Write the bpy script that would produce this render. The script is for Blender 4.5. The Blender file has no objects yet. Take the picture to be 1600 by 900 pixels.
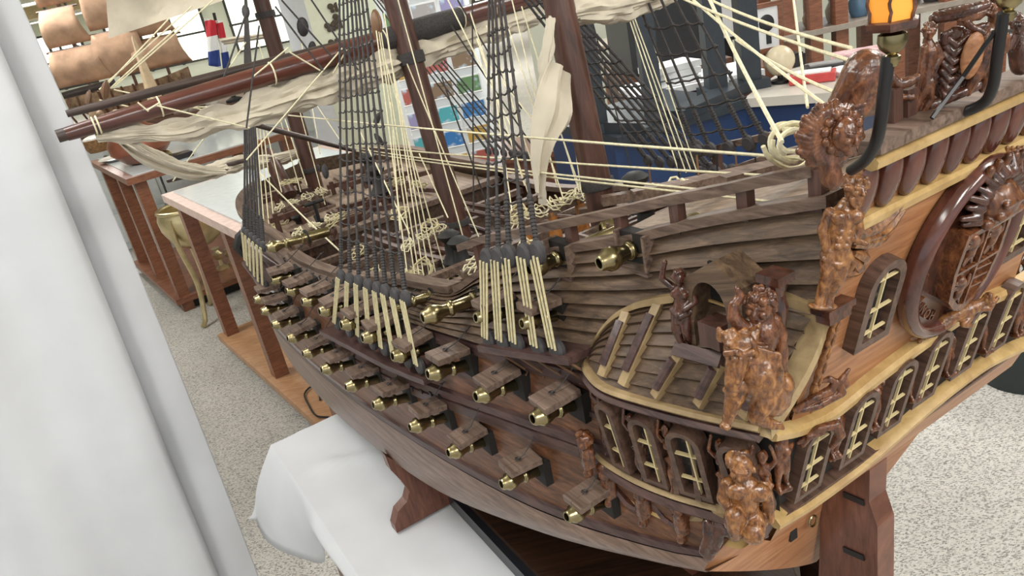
import bpy, bmesh, math, random
from mathutils import Vector, Matrix, noise
random.seed(7)
PI = math.pi
sc = bpy.context.scene
COL = sc.collection

# ------------------------------------------------------------------ camera
FPX, VPX, VPY, EYE = 1200.0, 600.0, 2850.0, 1.6        # focal length in px (1600 wide), nadir vanishing point from centre
_dn = Vector((VPX, VPY, FPX)).normalized()
_fh = (Vector((0, 0, 1)) - _dn * _dn.z).normalized()
_rt = _dn.cross(_fh)
ROT = Matrix((_rt, _fh, -_dn))                           # camera (x right, y down, z forward) -> world
cam = bpy.data.cameras.new('camera'); cam.lens = 36 * FPX / 1600; cam.sensor_width = 36; cam.clip_start = 0.02; cam.clip_end = 200
camo = bpy.data.objects.new('camera', cam); COL.objects.link(camo)
cx, cy, cz = ROT.col[0], -ROT.col[1], -ROT.col[2]
camo.matrix_world = Matrix(((cx[0], cy[0], cz[0], 0), (cx[1], cy[1], cz[1], 0), (cx[2], cy[2], cz[2], EYE), (0, 0, 0, 1)))
sc.camera = camo

# ------------------------------------------------------------------ world, exposure, lamps
sc.view_settings.view_transform = 'Standard'; sc.view_settings.look = 'None'
sc.view_settings.gamma = 1.0; sc.view_settings.exposure = 0.0; sc.view_settings.use_curve_mapping = False
wd = bpy.data.worlds.new('daylight'); sc.world = wd; wd.use_nodes = True
wd.node_tree.nodes['Background'].inputs[0].default_value = (0.93, 0.97, 1.0, 1); wd.node_tree.nodes['Background'].inputs[1].default_value = 1.0

def area(name, loc, size, power, rot=(0, 0, 0), col=(1, 1, 1)):
    l = bpy.data.lights.new(name, 'AREA'); l.shape = 'RECTANGLE'; l.size, l.size_y = size; l.energy = power; l.color = col
    o = bpy.data.objects.new(name, l); COL.objects.link(o); o.location = loc; o.rotation_euler = rot
    return o
CEIL = 2.75
for lx, ly, p in ((-0.7, -1.4, 22), (0.7, -1.3, 48), (1.9, -0.9, 46), (-0.9, 0.9, 24), (1.5, 1.1, 30), (-2.6, 3.0, 50), (0.4, 3.4, 55), (3.2, 3.6, 55), (-3.5, 7, 80), (1.0, 7.5, 80), (4.5, 8, 80), (-6, 13, 130), (0, 13, 130), (6, 13, 130), (-9, 20, 150), (0, 20, 150)):  # the ones behind the camera are added to brighten the transom
    area('ceiling_and_fill_lamp', (lx, ly, CEIL - 0.06), (0.35, 1.3), p, col=(1.0, 0.985, 0.95))

# ------------------------------------------------------------------ pixels to places
VC = 0.58                                                # the ship's centre plane, metres to the right of the camera along its beam axis
AZ = math.radians(-27.7)
FD = Vector((math.sin(AZ), math.cos(AZ), 0)); SD = Vector((math.cos(AZ), -math.sin(AZ), 0))
def ray(px, py): return ROT @ Vector(((px - 800) / FPX, (py - 450) / FPX, 1))
def sray(px, py):
    r = ray(px, py); return Vector((r.dot(FD), -r.dot(SD), r.z))
SO = Vector((0, VC, EYE))                                # camera in ship coordinates (u forward, b to port, z up)
def su(px, py, u): r = sray(px, py); return SO + r * (u / r.x)
def sb(px, py, b): r = sray(px, py); return SO + r * ((b - VC) / r.y)
def sz(px, py, z): r = sray(px, py); return SO + r * ((z - EYE) / r.z)
def wz(px, py, z): r = ray(px, py); return Vector((0, 0, EYE)) + r * ((z - EYE) / r.z)
def wy(px, py, y): r = ray(px, py); return Vector((0, 0, EYE)) + r * (y / r.y)
def lerp(a, b, t): return a + (b - a) * t
def interp(x, xs, ys):
    if x <= xs[0]: return ys[0]
    for i in range(1, len(xs)):
        if x <= xs[i]:
            t = (x - xs[i - 1]) / (xs[i] - xs[i - 1]); return ys[i - 1] + t * (ys[i] - ys[i - 1])
    return ys[-1]
def sinterp(x, xs, ys):                                  # smooth (monotone-ish) cubic through a table
    n = len(xs)
    if x <= xs[0]: return ys[0]
    if x >= xs[-1]: return ys[-1]
    i = 1
    while x > xs[i]: i += 1
    def sl(k):
        if k == 0: return (ys[1] - ys[0]) / (xs[1] - xs[0])
        if k == n - 1: return (ys[-1] - ys[-2]) / (xs[-1] - xs[-2])
        return (ys[k + 1] - ys[k - 1]) / (xs[k + 1] - xs[k - 1])
    h = xs[i] - xs[i - 1]; t = (x - xs[i - 1]) / h
    a, b, m0, m1 = ys[i - 1], ys[i], sl(i - 1) * h, sl(i) * h
    return (2*t**3 - 3*t*t + 1)*a + (t**3 - 2*t*t + t)*m0 + (-2*t**3 + 3*t*t)*b + (t**3 - t*t)*m1

# ------------------------------------------------------------------ materials
def _mat(name):
    m = bpy.data.materials.new(name); m.use_nodes = True
    nt = m.node_tree; return m, nt, nt.nodes['Principled BSDF']
def plain(name, col, rough=0.5, metal=0.0, noise_amt=0.12, scale=30, bump=0.0, spec=0.5, trans=0.0, coat=0.0):
    m, nt, b = _mat(name)
    b.inputs['Roughness'].default_value = rough; b.inputs['Metallic'].default_value = metal
    b.inputs['Specular IOR Level'].default_value = spec; b.inputs['Coat Weight'].default_value = coat; b.inputs['Coat Roughness'].default_value = 0.12
    tc = nt.nodes.new('ShaderNodeTexCoord'); nz = nt.nodes.new('ShaderNodeTexNoise'); nz.inputs['Scale'].default_value = scale; nz.inputs['Detail'].default_value = 4
    nt.links.new(tc.outputs['Object'], nz.inputs['Vector'])
    cr = nt.nodes.new('ShaderNodeValToRGB'); c = Vector(col)
    lo, hi = c * (1 - noise_amt), c * (1 + noise_amt)
    cr.color_ramp.elements[0].position = 0.3; cr.color_ramp.elements[1].position = 0.7
    cr.color_ramp.elements[0].color = (*lo, 1); cr.color_ramp.elements[1].color = (*[min(1, v) for v in hi], 1)
    nt.links.new(nz.outputs['Fac'], cr.inputs['Fac']); nt.links.new(cr.outputs['Color'], b.inputs['Base Color'])
    if bump:
        bp = nt.nodes.new('ShaderNodeBump'); bp.inputs['Strength'].default_value = bump; bp.inputs['Distance'].default_value = 0.002
        nt.links.new(nz.outputs['Fac'], bp.inputs['Height']); nt.links.new(bp.outputs['Normal'], b.inputs['Normal'])
    return m
def wood(name, c1, c2, c3=None, stretch=(1.5, 40, 40), scale=4.0, rough=0.42, bump=0.25, coat=0.0, spec=0.5, rot=0.0):
    """grain: noise stretched along the first axis"""
    m, nt, b = _mat(name)
    b.inputs['Roughness'].default_value = rough; b.inputs['Coat Weight'].default_value = coat; b.inputs['Coat Roughness'].default_value = 0.15
    b.inputs['Specular IOR Level'].default_value = spec
    tc = nt.nodes.new('ShaderNodeTexCoord'); mp = nt.nodes.new('ShaderNodeMapping'); mp.inputs['Scale'].default_value = stretch
    pr = nt.nodes.new('ShaderNodeMapping'); pr.inputs['Rotation'].default_value = (0, rot, 0)
    nt.links.new(tc.outputs['Object'], pr.inputs['Vector']); nt.links.new(pr.outputs['Vector'], mp.inputs['Vector'])
    nz = nt.nodes.new('ShaderNodeTexNoise'); nz.inputs['Scale'].default_value = scale; nz.inputs['Detail'].default_value = 7; nz.inputs['Roughness'].default_value = 0.65; nz.inputs['Distortion'].default_value = 0.6
    nt.links.new(mp.outputs['Vector'], nz.inputs['Vector'])
    n2 = nt.nodes.new('ShaderNodeTexNoise'); n2.inputs['Scale'].default_value = 9; n2.inputs['Detail'].default_value = 2
    nt.links.new(tc.outputs['Object'], n2.inputs['Vector'])
    cr = nt.nodes.new('ShaderNodeValToRGB'); e = cr.color_ramp.elements
    e[0].position = 0.33; e[0].color = (*c1, 1); e[1].position = 0.68; e[1].color = (*c2, 1)
    if c3: k = e.new(0.5); k.color = (*c3, 1)
    nt.links.new(nz.outputs['Fac'], cr.inputs['Fac'])
    mx = nt.nodes.new('ShaderNodeMix'); mx.data_type = 'RGBA'; mx.blend_type = 'MULTIPLY'
    mx.inputs[0].default_value = 0.35
    c2r = nt.nodes.new('ShaderNodeValToRGB'); c2r.color_ramp.elements[0].position = 0.3; c2r.color_ramp.elements[1].position = 0.7
    c2r.color_ramp.elements[0].color = (0.6, 0.57, 0.55, 1); c2r.color_ramp.elements[1].color = (1, 1, 1, 1)
    nt.links.new(n2.outputs['Fac'], c2r.inputs['Fac']); nt.links.new(cr.outputs['Color'], mx.inputs[6]); nt.links.new(c2r.outputs['Color'], mx.inputs[7])
    nt.links.new(mx.outputs[2], b.inputs['Base Color'])
    bp = nt.nodes.new('ShaderNodeBump'); bp.inputs['Strength'].default_value = bump; bp.inputs['Distance'].default_value = 0.001
    nt.links.new(nz.outputs['Fac'], bp.inputs['Height']); nt.links.new(bp.outputs['Normal'], b.inputs['Normal'])
    return m
M = {}
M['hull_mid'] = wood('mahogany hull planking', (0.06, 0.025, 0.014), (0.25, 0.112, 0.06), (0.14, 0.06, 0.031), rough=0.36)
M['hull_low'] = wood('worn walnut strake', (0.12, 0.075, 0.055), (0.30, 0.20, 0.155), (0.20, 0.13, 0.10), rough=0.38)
M['hull_under'] = wood('dark brown bottom', (0.02, 0.010, 0.007), (0.075, 0.035, 0.02), rough=0.3)  # darker than the planking above it
M['wale'] = wood('purple brown wale', (0.035, 0.018, 0.018), (0.12, 0.065, 0.058), rough=0.38)
M['topside'] = wood('grey brown weathered clinker', (0.045, 0.026, 0.016), (0.185, 0.118, 0.072), (0.105, 0.064, 0.039), rough=0.5, bump=0.5, rot=-.30)
M['rail'] = wood('grey walnut rail', (0.07, 0.04, 0.03), (0.24, 0.165, 0.13), (0.15, 0.10, 0.075), rough=0.5)
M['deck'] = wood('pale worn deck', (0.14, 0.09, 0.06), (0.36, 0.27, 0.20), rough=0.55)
M['deck_dark'] = wood('dark deck and waist shade', (0.03, 0.018, 0.012), (0.12, 0.07, 0.045), rough=0.6)
M['transom'] = wood('orange sapele transom', (0.26, 0.105, 0.045), (0.46, 0.225, 0.105), (0.36, 0.16, 0.07), stretch=(40, 3, 40), scale=5, rough=0.38, bump=0.12)
M['gold'] = wood('boxwood moulding', (0.36, 0.22, 0.085), (0.58, 0.40, 0.18), (0.47, 0.31, 0.125), stretch=(8, 8, 8), rough=0.38, bump=0.1)
M['goldgrey'] = wood('greyed boxwood', (0.24, 0.16, 0.075), (0.44, 0.32, 0.17), stretch=(8, 8, 8), rough=0.5, bump=0.15)
M['carve'] = wood('glossy carved mahogany', (0.035, 0.012, 0.007), (0.25, 0.095, 0.036), (0.12, 0.042, 0.018), stretch=(30, 30, 18), scale=6, rough=0.27, coat=0.25, bump=0.3)  # carve ramps put highlight and recess shade into the random colour
M['carve_dark'] = wood('dark carved rosewood', (0.025, 0.009, 0.007), (0.12, 0.042, 0.024), stretch=(30, 30, 18), scale=5, rough=0.26, coat=0.4, bump=0.25)
M['carve_gold'] = wood('golden carved walnut', (0.055, 0.020, 0.009), (0.40, 0.185, 0.06), (0.20, 0.08, 0.028), stretch=(30, 30, 18), scale=6, rough=0.27, coat=0.25, bump=0.35)
M['oval'] = wood('polished rosewood oval', (0.055, 0.016, 0.012), (0.14, 0.045, 0.03), stretch=(12, 12, 3), rough=0.2, coat=0.6, bump=0.05)
M['frame'] = wood('dark walnut window frame', (0.05, 0.026, 0.018), (0.15, 0.085, 0.06), rough=0.45)
M['mast'] = wood('red brown mast', (0.045, 0.021, 0.016), (0.135, 0.066, 0.049), (0.085, 0.04, 0.030), stretch=(30, 30, 2), rough=0.35)
M['yard'] = wood('red brown yard', (0.05, 0.014, 0.010), (0.14, 0.042, 0.028), stretch=(30, 2, 30), rough=0.28, coat=0.3)
M['spar_dark'] = wood('dark spar', (0.025, 0.015, 0.012), (0.08, 0.05, 0.04), stretch=(20, 3, 20), rough=0.45)
M['orange_post'] = wood('orange carved post', (0.33, 0.12, 0.03), (0.55, 0.24, 0.07), rough=0.35)
M['stand'] = wood('red mahogany stand', (0.085, 0.03, 0.018), (0.215, 0.085, 0.052), stretch=(30, 4, 4), rough=0.32, bump=0.1)
M['brass'] = plain('aged brass', (0.29, 0.24, 0.13), 0.27, 1.0, 0.3, 60)
M['brass_dark'] = plain('dark brass', (0.27, 0.21, 0.10), 0.34, 1.0, 0.3, 60)
M['brass_bowl'] = plain('hammered pale brass', (0.62, 0.52, 0.30), 0.32, 0.8, 0.25, 12, bump=0.2)
M['black'] = plain('black', (0.012, 0.011, 0.011), 0.6)
M['hole_shade'] = plain('painted opening shade', (0.008, 0.006, 0.005), 0.7)  # near-black colour stands in for the shade inside openings
M['glassdark'] = plain('dark window glazing', (0.022, 0.022, 0.022), 0.18)
M['iron'] = plain('black iron', (0.018, 0.017, 0.018), 0.4, 0.3)
M['cord'] = plain('pale cotton cord', (0.74, 0.68, 0.47), 0.8, noise_amt=0.15, scale=200)
M['cord_old'] = plain('yellowed cord', (0.58, 0.51, 0.31), 0.85, noise_amt=0.15, scale=200)
M['tar'] = plain('tarred rope', (0.045, 0.040, 0.040), 0.85, noise_amt=0.3, scale=300, bump=0.3)
M['deadeye'] = plain('charcoal deadeye', (0.045, 0.042, 0.045), 0.7, noise_amt=0.25, scale=120)
M['blockwood'] = plain('brown block', (0.16, 0.085, 0.045), 0.5, noise_amt=0.3)
M['sail'] = plain('linen sailcloth', (0.56, 0.50, 0.40), 0.9, noise_amt=0.1, scale=25, bump=0.3)
M['cloth'] = plain('white cotton cloth', (0.64, 0.65, 0.68), 0.9, noise_amt=0.03, scale=10, bump=0.1)
M['pale'] = plain('pale boxwood bars', (0.62, 0.50, 0.27), 0.5)

# ------------------------------------------------------------------ mesh building
class MB:
    def __init__(s): s.v = []; s.f = []; s.M = Matrix.Identity(4)
    def add(s, vs, fs):
        n = len(s.v); s.v += [s.M @ Vector(p) for p in vs]; s.f += [tuple(i + n for i in f) for f in fs]; return s
    def box(s, c, d, m=None):
        x, y, z = d[0] / 2, d[1] / 2, d[2] / 2; vs = []
        for k in (-1, 1):
            for j in (-1, 1):
                for i in (-1, 1):
                    p = Vector((i * x, j * y, k * z)); p = (m @ p) if m else p; vs.append(Vector(c) + p)
        return s.add(vs, [(0, 2, 3, 1), (4, 5, 7, 6), (0, 1, 5, 4), (2, 6, 7, 3), (0, 4, 6, 2), (1, 3, 7, 5)])
    def bar(s, a, b, w, h, up=(0, 0, 1)):                  # box beam from a to b, w across, h along 'up'
        a, b = Vector(a), Vector(b); t = (b - a).normalized(); x = t.cross(Vector(up)).normalized(); y = x.cross(t); vs = []
        for p in (a, b):
            for i, j in ((-1, -1), (1, -1), (1, 1), (-1, 1)): vs.append(p + x * (i * w / 2) + y * (j * h / 2))
        return s.add(vs, [(3, 2, 1, 0), (4, 5, 6, 7), (0, 1, 5, 4), (1, 2, 6, 5), (2, 3, 7, 6), (3, 0, 4, 7)])
    def tube(s, pts, r, n=6, cap=True):
        pts = [Vector(p) for p in pts]; rs = r if isinstance(r, (list, tuple)) else [r] * len(pts)
        vs, fs = [], []; ref = None
        for i, p in enumerate(pts):
            t = (pts[min(i + 1, len(pts) - 1)] - pts[max(i - 1, 0)]).normalized()
            if ref is None: ref = Vector((0, 0, 1)) if abs(t.z) < 0.9 else Vector((1, 0, 0))
            x = t.cross(ref).normalized(); y = x.cross(t).normalized(); ref = y
            for k in range(n):
                a = 2 * PI * k / n; vs.append(p + (x * math.cos(a) + y * math.sin(a)) * rs[i])
        for i in range(len(pts) - 1):
            for k in range(n): fs.append((i * n + k, i * n + (k + 1) % n, (i + 1) * n + (k + 1) % n, (i + 1) * n + k))
        if cap: fs.append(tuple(range(n - 1, -1, -1))); fs.append(tuple((len(pts) - 1) * n + k for k in range(n)))
        return s.add(vs, fs)
    def lathe(s, prof, m=None, n=14):                      # profile [(r, h)...] about local z
        vs, fs = [], []
        for r, h in prof:
            for k in range(n):
                a = 2 * PI * k / n; p = Vector((r * math.cos(a), r * math.sin(a), h)); vs.append(m @ p if m else p)
        for i in range(len(prof) - 1):
            for k in range(n): fs.append((i * n + k, i * n + (k + 1) % n, (i + 1) * n + (k + 1) % n, (i + 1) * n + k))
        if prof[0][0] > 1e-6: fs.append(tuple(range(n - 1, -1, -1)))
        if prof[-1][0] > 1e-6: fs.append(tuple((len(prof) - 1) * n + k for k in range(n)))
        return s.add(vs, fs)
    def ell(s, c, r, m=None, n=16, k=12):
        r = r if hasattr(r, '__len__') else (r, r, r); vs, fs = [], []
        for j in range(k + 1):
            t = PI * j / k
            for i in range(n):
                a = 2 * PI * i / n; p = Vector((r[0] * math.sin(t) * math.cos(a), r[1] * math.sin(t) * math.sin(a), -r[2] * math.cos(t)))
                vs.append(Vector(c) + (m @ p if m else p))
        for j in range(k):
            for i in range(n): fs.append((j * n + i, j * n + (i + 1) % n, (j + 1) * n + (i + 1) % n, (j + 1) * n + i))
        return s.add(vs, fs)
    def prism(s, outline, m, d0, d1):                      # 2-D outline in the x,y of m, extruded along its z from d0 to d1
        n = len(outline); vs = [m @ Vector((x, y, d0)) for x, y in outline] + [m @ Vector((x, y, d1)) for x, y in outline]
        fs = [tuple(range(n - 1, -1, -1)), tuple(range(n, 2 * n))] + [(i, (i + 1) % n, n + (i + 1) % n, n + i) for i in range(n)]
        return s.add(vs, fs)
    def ring(s, outer, inner, m, d0, d1):                  # closed band between two outlines of equal count
        n = len(outer); vs = []
        for d in (d0, d1):
            vs += [m @ Vector((x, y, d)) for x, y in outer] + [m @ Vector((x, y, d)) for x, y in inner]
        fs = []
        for i in range(n):
            j = (i + 1) % n
            fs += [(2*n + i, 2*n + j, 3*n + j, 3*n + i), (j, i, n + i, n + j), (i, j, 2*n + j, 2*n + i), (n + j, n + i, 3*n + i, 3*n + j)]
        return s.add(vs, fs)
    def grid(s, rows, close=False):
        n = len(rows[0]); vs = [p for r in rows for p in r]; fs = []
        for i in range(len(rows) - 1):
            for k in range(n - 1): fs.append((i * n + k, i * n + k + 1, (i + 1) * n + k + 1, (i + 1) * n + k))
            if close: fs.append((i * n + n - 1, i * n, (i + 1) * n, (i + 1) * n + n - 1))
        return s.add(vs, fs)
def dir_m(o, d, up=(0, 0, 1)):                            # local z along d
    z = Vector(d).normalized(); x = Vector(up).cross(z).normalized(); y = z.cross(x); o = Vector(o)
    return Matrix(((x.x, y.x, z.x, o.x), (x.y, y.y, z.y, o.y), (x.z, y.z, z.z, o.z), (0, 0, 0, 1)))
def mesh_obj(name, mb, mat, parent=None, base=(0, 0, 0), smooth=True, bevel=0, normals=True):
    me = bpy.data.meshes.new(name); b = Vector(base)
    me.from_pydata([tuple(p - b) for p in mb.v], [], mb.f)
    if normals:
        bm = bmesh.new(); bm.from_mesh(me); bmesh.ops.recalc_face_normals(bm, faces=bm.faces); bm.to_mesh(me); bm.free()
    if mat: me.materials.append(mat)
    if smooth:
        me.shade_smooth(); me.set_sharp_from_angle(angle=math.radians(38))
    o = bpy.data.objects.new(name, me); COL.objects.link(o)
    if parent: o.parent = parent
    else: o.location = b
    if bevel:
        md = o.modifiers.new('bevel', 'BEVEL'); md.width = bevel; md.segments = 2; md.limit_method = 'ANGLE'; md.angle_limit = math.radians(40)
    return o
def tag(o, label, cat, group=None):
    o['label'] = label; o['category'] = cat
    if group: o['group'] = group
    return o
def struct(name, mb, mat, smooth=False):
    o = mesh_obj(name, mb, mat, smooth=smooth); o['kind'] = 'structure'; return o
class Thing:                                              # an Empty at the thing's base with its parts (world coordinates)
    def __init__(s, name, label, cat, base, group=None):
        s.base = Vector(base); s.e = bpy.data.objects.new(name, None); s.e.empty_display_size = 0.02; COL.objects.link(s.e); s.e.location = s.base; tag(s.e, label, cat, group)
    def part(s, name, mb, mat, parent=None, **k): return mesh_obj(name, mb, mat, parent or s.e, s.base, **k)

# ship: an Empty whose axes are forward, port, up
SBASE = Vector((1.2, 0, 0.745))
ship = bpy.data.objects.new('model_ship', None); COL.objects.link(ship); ship.empty_display_size = 0.05
ship.location = FD * SBASE.x + SD * VC + Vector((0, 0, SBASE.z)); ship.rotation_euler = (0, 0, PI / 2 - AZ)
tag(ship, 'large dark brown wooden model sailing warship with brass cannons and carved stern', 'model ship')
def SP(name, mb, mat, parent=None, label=None, **k):
    o = mesh_obj(name, mb, mat, parent or ship, SBASE, **k)
    if label: o['label'] = label
    return o
def group_part(name, parent=None):
    o = bpy.data.objects.new(name, None); COL.objects.link(o); o.parent = parent or ship; o.empty_display_size = 0.01; return o

# ================================================================== THE ROOM
def carpet_mat():
    m, nt, b = _mat('speckled woven carpet'); b.inputs['Roughness'].default_value = 0.95; b.inputs['Specular IOR Level'].default_value = 0.1
    tc = nt.nodes.new('ShaderNodeTexCoord'); mp = nt.nodes.new('ShaderNodeMapping'); mp.inputs['Rotation'].default_value = (0, 0, 0.45); mp.inputs['Scale'].default_value = (170, 330, 1)
    nt.links.new(tc.outputs['Object'], mp.inputs['Vector'])
    vo = nt.nodes.new('ShaderNodeTexVoronoi'); vo.inputs['Scale'].default_value = 1.0; vo.inputs['Randomness'].default_value = 0.75
    nt.links.new(mp.outputs['Vector'], vo.inputs['Vector'])
    nz = nt.nodes.new('ShaderNodeTexNoise'); nz.inputs['Scale'].default_value = 2.2; nz.inputs['Detail'].default_value = 5
    nt.links.new(tc.outputs['Object'], nz.inputs['Vector'])
    sep = nt.nodes.new('ShaderNodeSeparateColor'); nt.links.new(vo.outputs['Color'], sep.inputs['Color'])
    cr = nt.nodes.new('ShaderNodeValToRGB'); e = cr.color_ramp.elements
    e[0].position = 0.0; e[0].color = (0.25, 0.24, 0.225, 1); e[1].position = 0.42; e[1].color = (0.60, 0.575, 0.53, 1); k = e.new(0.2); k.color = (0.36, 0.34, 0.315, 1); k = e.new(1.0); k.color = (0.68, 0.66, 0.62, 1)
    nt.links.new(sep.outputs['Red'], cr.inputs['Fac'])
    mx = nt.nodes.new('ShaderNodeMix'); mx.data_type = 'RGBA'; mx.blend_type = 'MULTIPLY'; mx.inputs[0].default_value = 0.3
    nt.links.new(cr.outputs['Color'], mx.inputs[6]); nt.links.new(nz.outputs['Fac'], mx.inputs[7])
    nt.links.new(mx.outputs[2], b.inputs['Base Color'])
    bp = nt.nodes.new('ShaderNodeBump'); bp.inputs['Strength'].default_value = 0.6; bp.inputs['Distance'].default_value = 0.004
    nt.links.new(vo.outputs['Distance'], bp.inputs['Height']); nt.links.new(bp.outputs['Normal'], b.inputs['Normal'])
    return m
def glow(name, col, strength):
    m, nt, b = _mat(name); b.inputs['Base Color'].default_value = (*col, 1); b.inputs['Emission Color'].default_value = (*col, 1); b.inputs['Emission Strength'].default_value = strength; return m
WALLM = plain('pale wall paint', (0.74, 0.76, 0.66), 0.8, noise_amt=0.04, scale=3)
X0, X1, Y0, Y1 = -17.0, 13.0, -4.0, 26.0
mb = MB(); mb.add([(X0, Y0, 0), (X1, Y0, 0), (X1, Y1, 0), (X0, Y1, 0)], [(0, 1, 2, 3)]); struct('floor', mb, carpet_mat())
mb = MB(); mb.box(((X0 + X1) / 2, (Y0 + Y1) / 2, CEIL + 0.05), (X1 - X0, Y1 - Y0, 0.1)); struct('ceiling', mb, plain('cream ceiling boards', (0.72, 0.70, 0.52), 0.8, noise_amt=0.06, scale=2))
mb = MB(); mb.box(((X0 + X1) / 2, Y1 + 0.1, CEIL / 2), (X1 - X0, 0.2, CEIL)); struct('wall_back', mb, WALLM)
mb = MB(); mb.box((X0 - 0.1, (Y0 + Y1) / 2, CEIL / 2), (0.2, Y1 - Y0, CEIL)); struct('wall_left', mb, WALLM)
mb = MB(); mb.box((X1 + 0.1, (Y0 + Y1) / 2, CEIL / 2), (0.2, Y1 - Y0, CEIL)); struct('wall_right', mb, WALLM)
LIGHTM = glow('fluorescent diffuser', (1.0, 1.0, 0.95), 3.0)
TRIMW = plain('white metal trim', (0.8, 0.8, 0.76), 0.5, noise_amt=0.03)
# troffers in the far ceiling, and cross beams
k = 0
for yy in (12.5, 16.5, 20.5, 24.0):
    for xx in (-14.5, -12.2, -9.9, -7.6, -5.3, -3.0):
        t = Thing('ceiling_light', 'white fluorescent ceiling light panel in the far hall ceiling', 'ceiling light', (xx, yy, CEIL), 'fluorescent lights of the far ceiling')
        a = MB(); a.box((xx, yy, CEIL - 0.03), (1.9, 0.75, 0.04)); t.part('diffuser', a, LIGHTM, smooth=False)
        a = MB(); rc = lambda w, h: [(-w, -h), (w, -h), (w, h), (-w, h)]
        a.ring(rc(1.0, 0.42), rc(0.95, 0.375), Matrix.Translation((xx, yy, 0)), CEIL - 0.07, CEIL - 0.001); t.part('frame', a, TRIMW, smooth=False)
for i, yy in enumerate((10.5, 18.5)):
    mb = MB(); mb.box((-4, yy, CEIL - 0.12), (26, 0.5, 0.24)); struct('trim_%d' % (i + 1), mb, plain('tan ceiling beam', (0.55, 0.44, 0.26), 0.7))
for i, (px, py) in enumerate(((119, 50), (99, 86), (122, 80))):
    c = wy(px, py, 9.0 - i * .1); t = Thing('track_spotlight', ('larger black spotlight hanging under the beam beside the curtain', 'lower black spotlight nearest the curtain edge', 'small black spotlight below the larger one')[i], 'spotlight', c)
    g = MB(); g.lathe([(.05, -.09), (.06, -.02), (.04, .05), (.015, .07)], dir_m(c, (.4, -.5, .6)) , 14); t.part('lamp_head', g, plain('spot black', (.015, .015, .015), .4)); g = MB(); g.tube([c + Vector((0, 0, .05)), Vector((c.x, c.y, CEIL))], .012, 6); t.part('stem', g, plain('stem black', (.015, .015, .015), .4))
# bright window band on the far walls
WINM = glow('bright window glass', (0.92, 0.98, 0.86), 1.6)
BAR = plain('dark window bar', (0.05, 0.045, 0.04), 0.6)
n = 0
for xx in (-13.0, -9.2, -5.4, -1.6, 2.2, 6.0, 9.8):
    n += 1; mb = MB(); mb.box((xx, Y1 - 0.02, 1.55), (3.0, 0.04, 1.6)); w = struct('window_%d' % n, mb, WINM)
    for q in range(4):
        a = MB(); a.box((xx - 1.5 + q, Y1 - 0.06, 1.55), (0.07, 0.06, 1.7)); o = mesh_obj('mullion', a, BAR, w, smooth=False); o['kind'] = 'structure'
    for q in (0.75, 1.55, 2.35):
        a = MB(); a.box((xx, Y1 - 0.06, q), (3.1, 0.05, 0.06)); o = mesh_obj('glazing_bar', a, BAR, w, smooth=False); o['kind'] = 'structure'

# ================================================================== THE SHIP: hull surface
US = [.3, .4, .5, .7, 1.0, 1.4, 1.7, 1.85, 1.95, 2.05, 2.13, 2.2]
BT = dict(L0=[.17, .190, .208, .24, .27, .28, .275, .27, .25, .20, .12, 0], L1=[.17, .195, .214, .25, .282, .295, .292, .285, .265, .22, .14, 0],
          L2=[.16, .182, .208, .25, .285, .297, .294, .288, .27, .225, .145, 0], L3=[.15, .172, .196, .235, .265, .28, .282, .277, .26, .22, .145, 0],
          T=[.135, .15, .165, .19, .225, .255, .262, .262, .25, .215, .145, 0])
UZ = [.3, .4, .5, .7, 1.0, 1.4, 1.7, 1.85, 2.0, 2.2]
ZT = dict(L0=[1.10, 1.050, 1.010, .945, .868, .812, .786, .787, .80, .84], L1=[1.12, 1.072, 1.034, .993, .967, .927, .909, .906, .915, .945],
          L2=[1.143, 1.137, 1.131, 1.120, 1.083, 1.048, 1.040, 1.043, 1.055, 1.08], L3=[1.232, 1.226, 1.219, 1.206, 1.180, 1.147, 1.135, 1.134, 1.142, 1.165])
UTT = [.3, .35, .44, .53, .66, .78, .85, .92, 1.0, 1.28, 1.5, 1.56, 1.75, 1.9, 2.2]
ZTT = [1.416, 1.403, 1.379, 1.350, 1.314, 1.269, 1.232, 1.221, 1.212, 1.165, 1.158, 1.176, 1.176, 1.180, 1.205]
UST = dict(L0=.446, L1=.434, L2=.388, L3=.366, T=.318)
def lz(k, u): return sinterp(u, UTT, ZTT) if k == 'T' else sinterp(u, UZ, ZT[k])
def lb(k, u): return sinterp(u, US, BT[k])
KS = ['L0', 'L1', 'L2', 'L3', 'T']
def hb(u, z):                                             # half breadth of the side at (u, z)
    zs = [lz(k, u) for k in KS]; bs = [lb(k, u) for k in KS]
    if z <= zs[0]: return bs[0]
    if z >= zs[-1]: return bs[-1]
    return interp(z, zs, bs)
def sh(px, py, off=0.0):                                  # pixel -> port side of the hull pushed out by off
    r = sray(px, py); lo, hi = 0.25, 3.0
    f = lambda t: (SO + r * t).y - hb((SO + r * t).x, (SO + r * t).z) - off
    ts = [0.2 + 0.01 * i for i in range(300)]
    for i in range(1, len(ts)):
        if f(ts[i]) < 0 and f(ts[i - 1]) >= 0:
            lo, hi = ts[i - 1], ts[i]
            for _ in range(30):
                m = (lo + hi) / 2
                if f(m) > 0: lo = m
                else: hi = m
            return SO + r * lo
    return SO + r * 2.0
def ut(z): return .40 - (z - 1.09) * .26 if z > 1.09 else .40   # raked transom plane
NU = 56
def utab(k):
    a = UST[k]; out = []
    for i in range(NU + 1):
        t = i / NU; out.append(a + (2.198 - a) * (1 - (1 - t) ** 1.35))
    return out
def side_row(k, off=0.0, sgn=1): return [Vector((u, sgn * max(0.004, lb(k, u) + off), lz(k, u))) for u in utab(k)]
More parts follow.
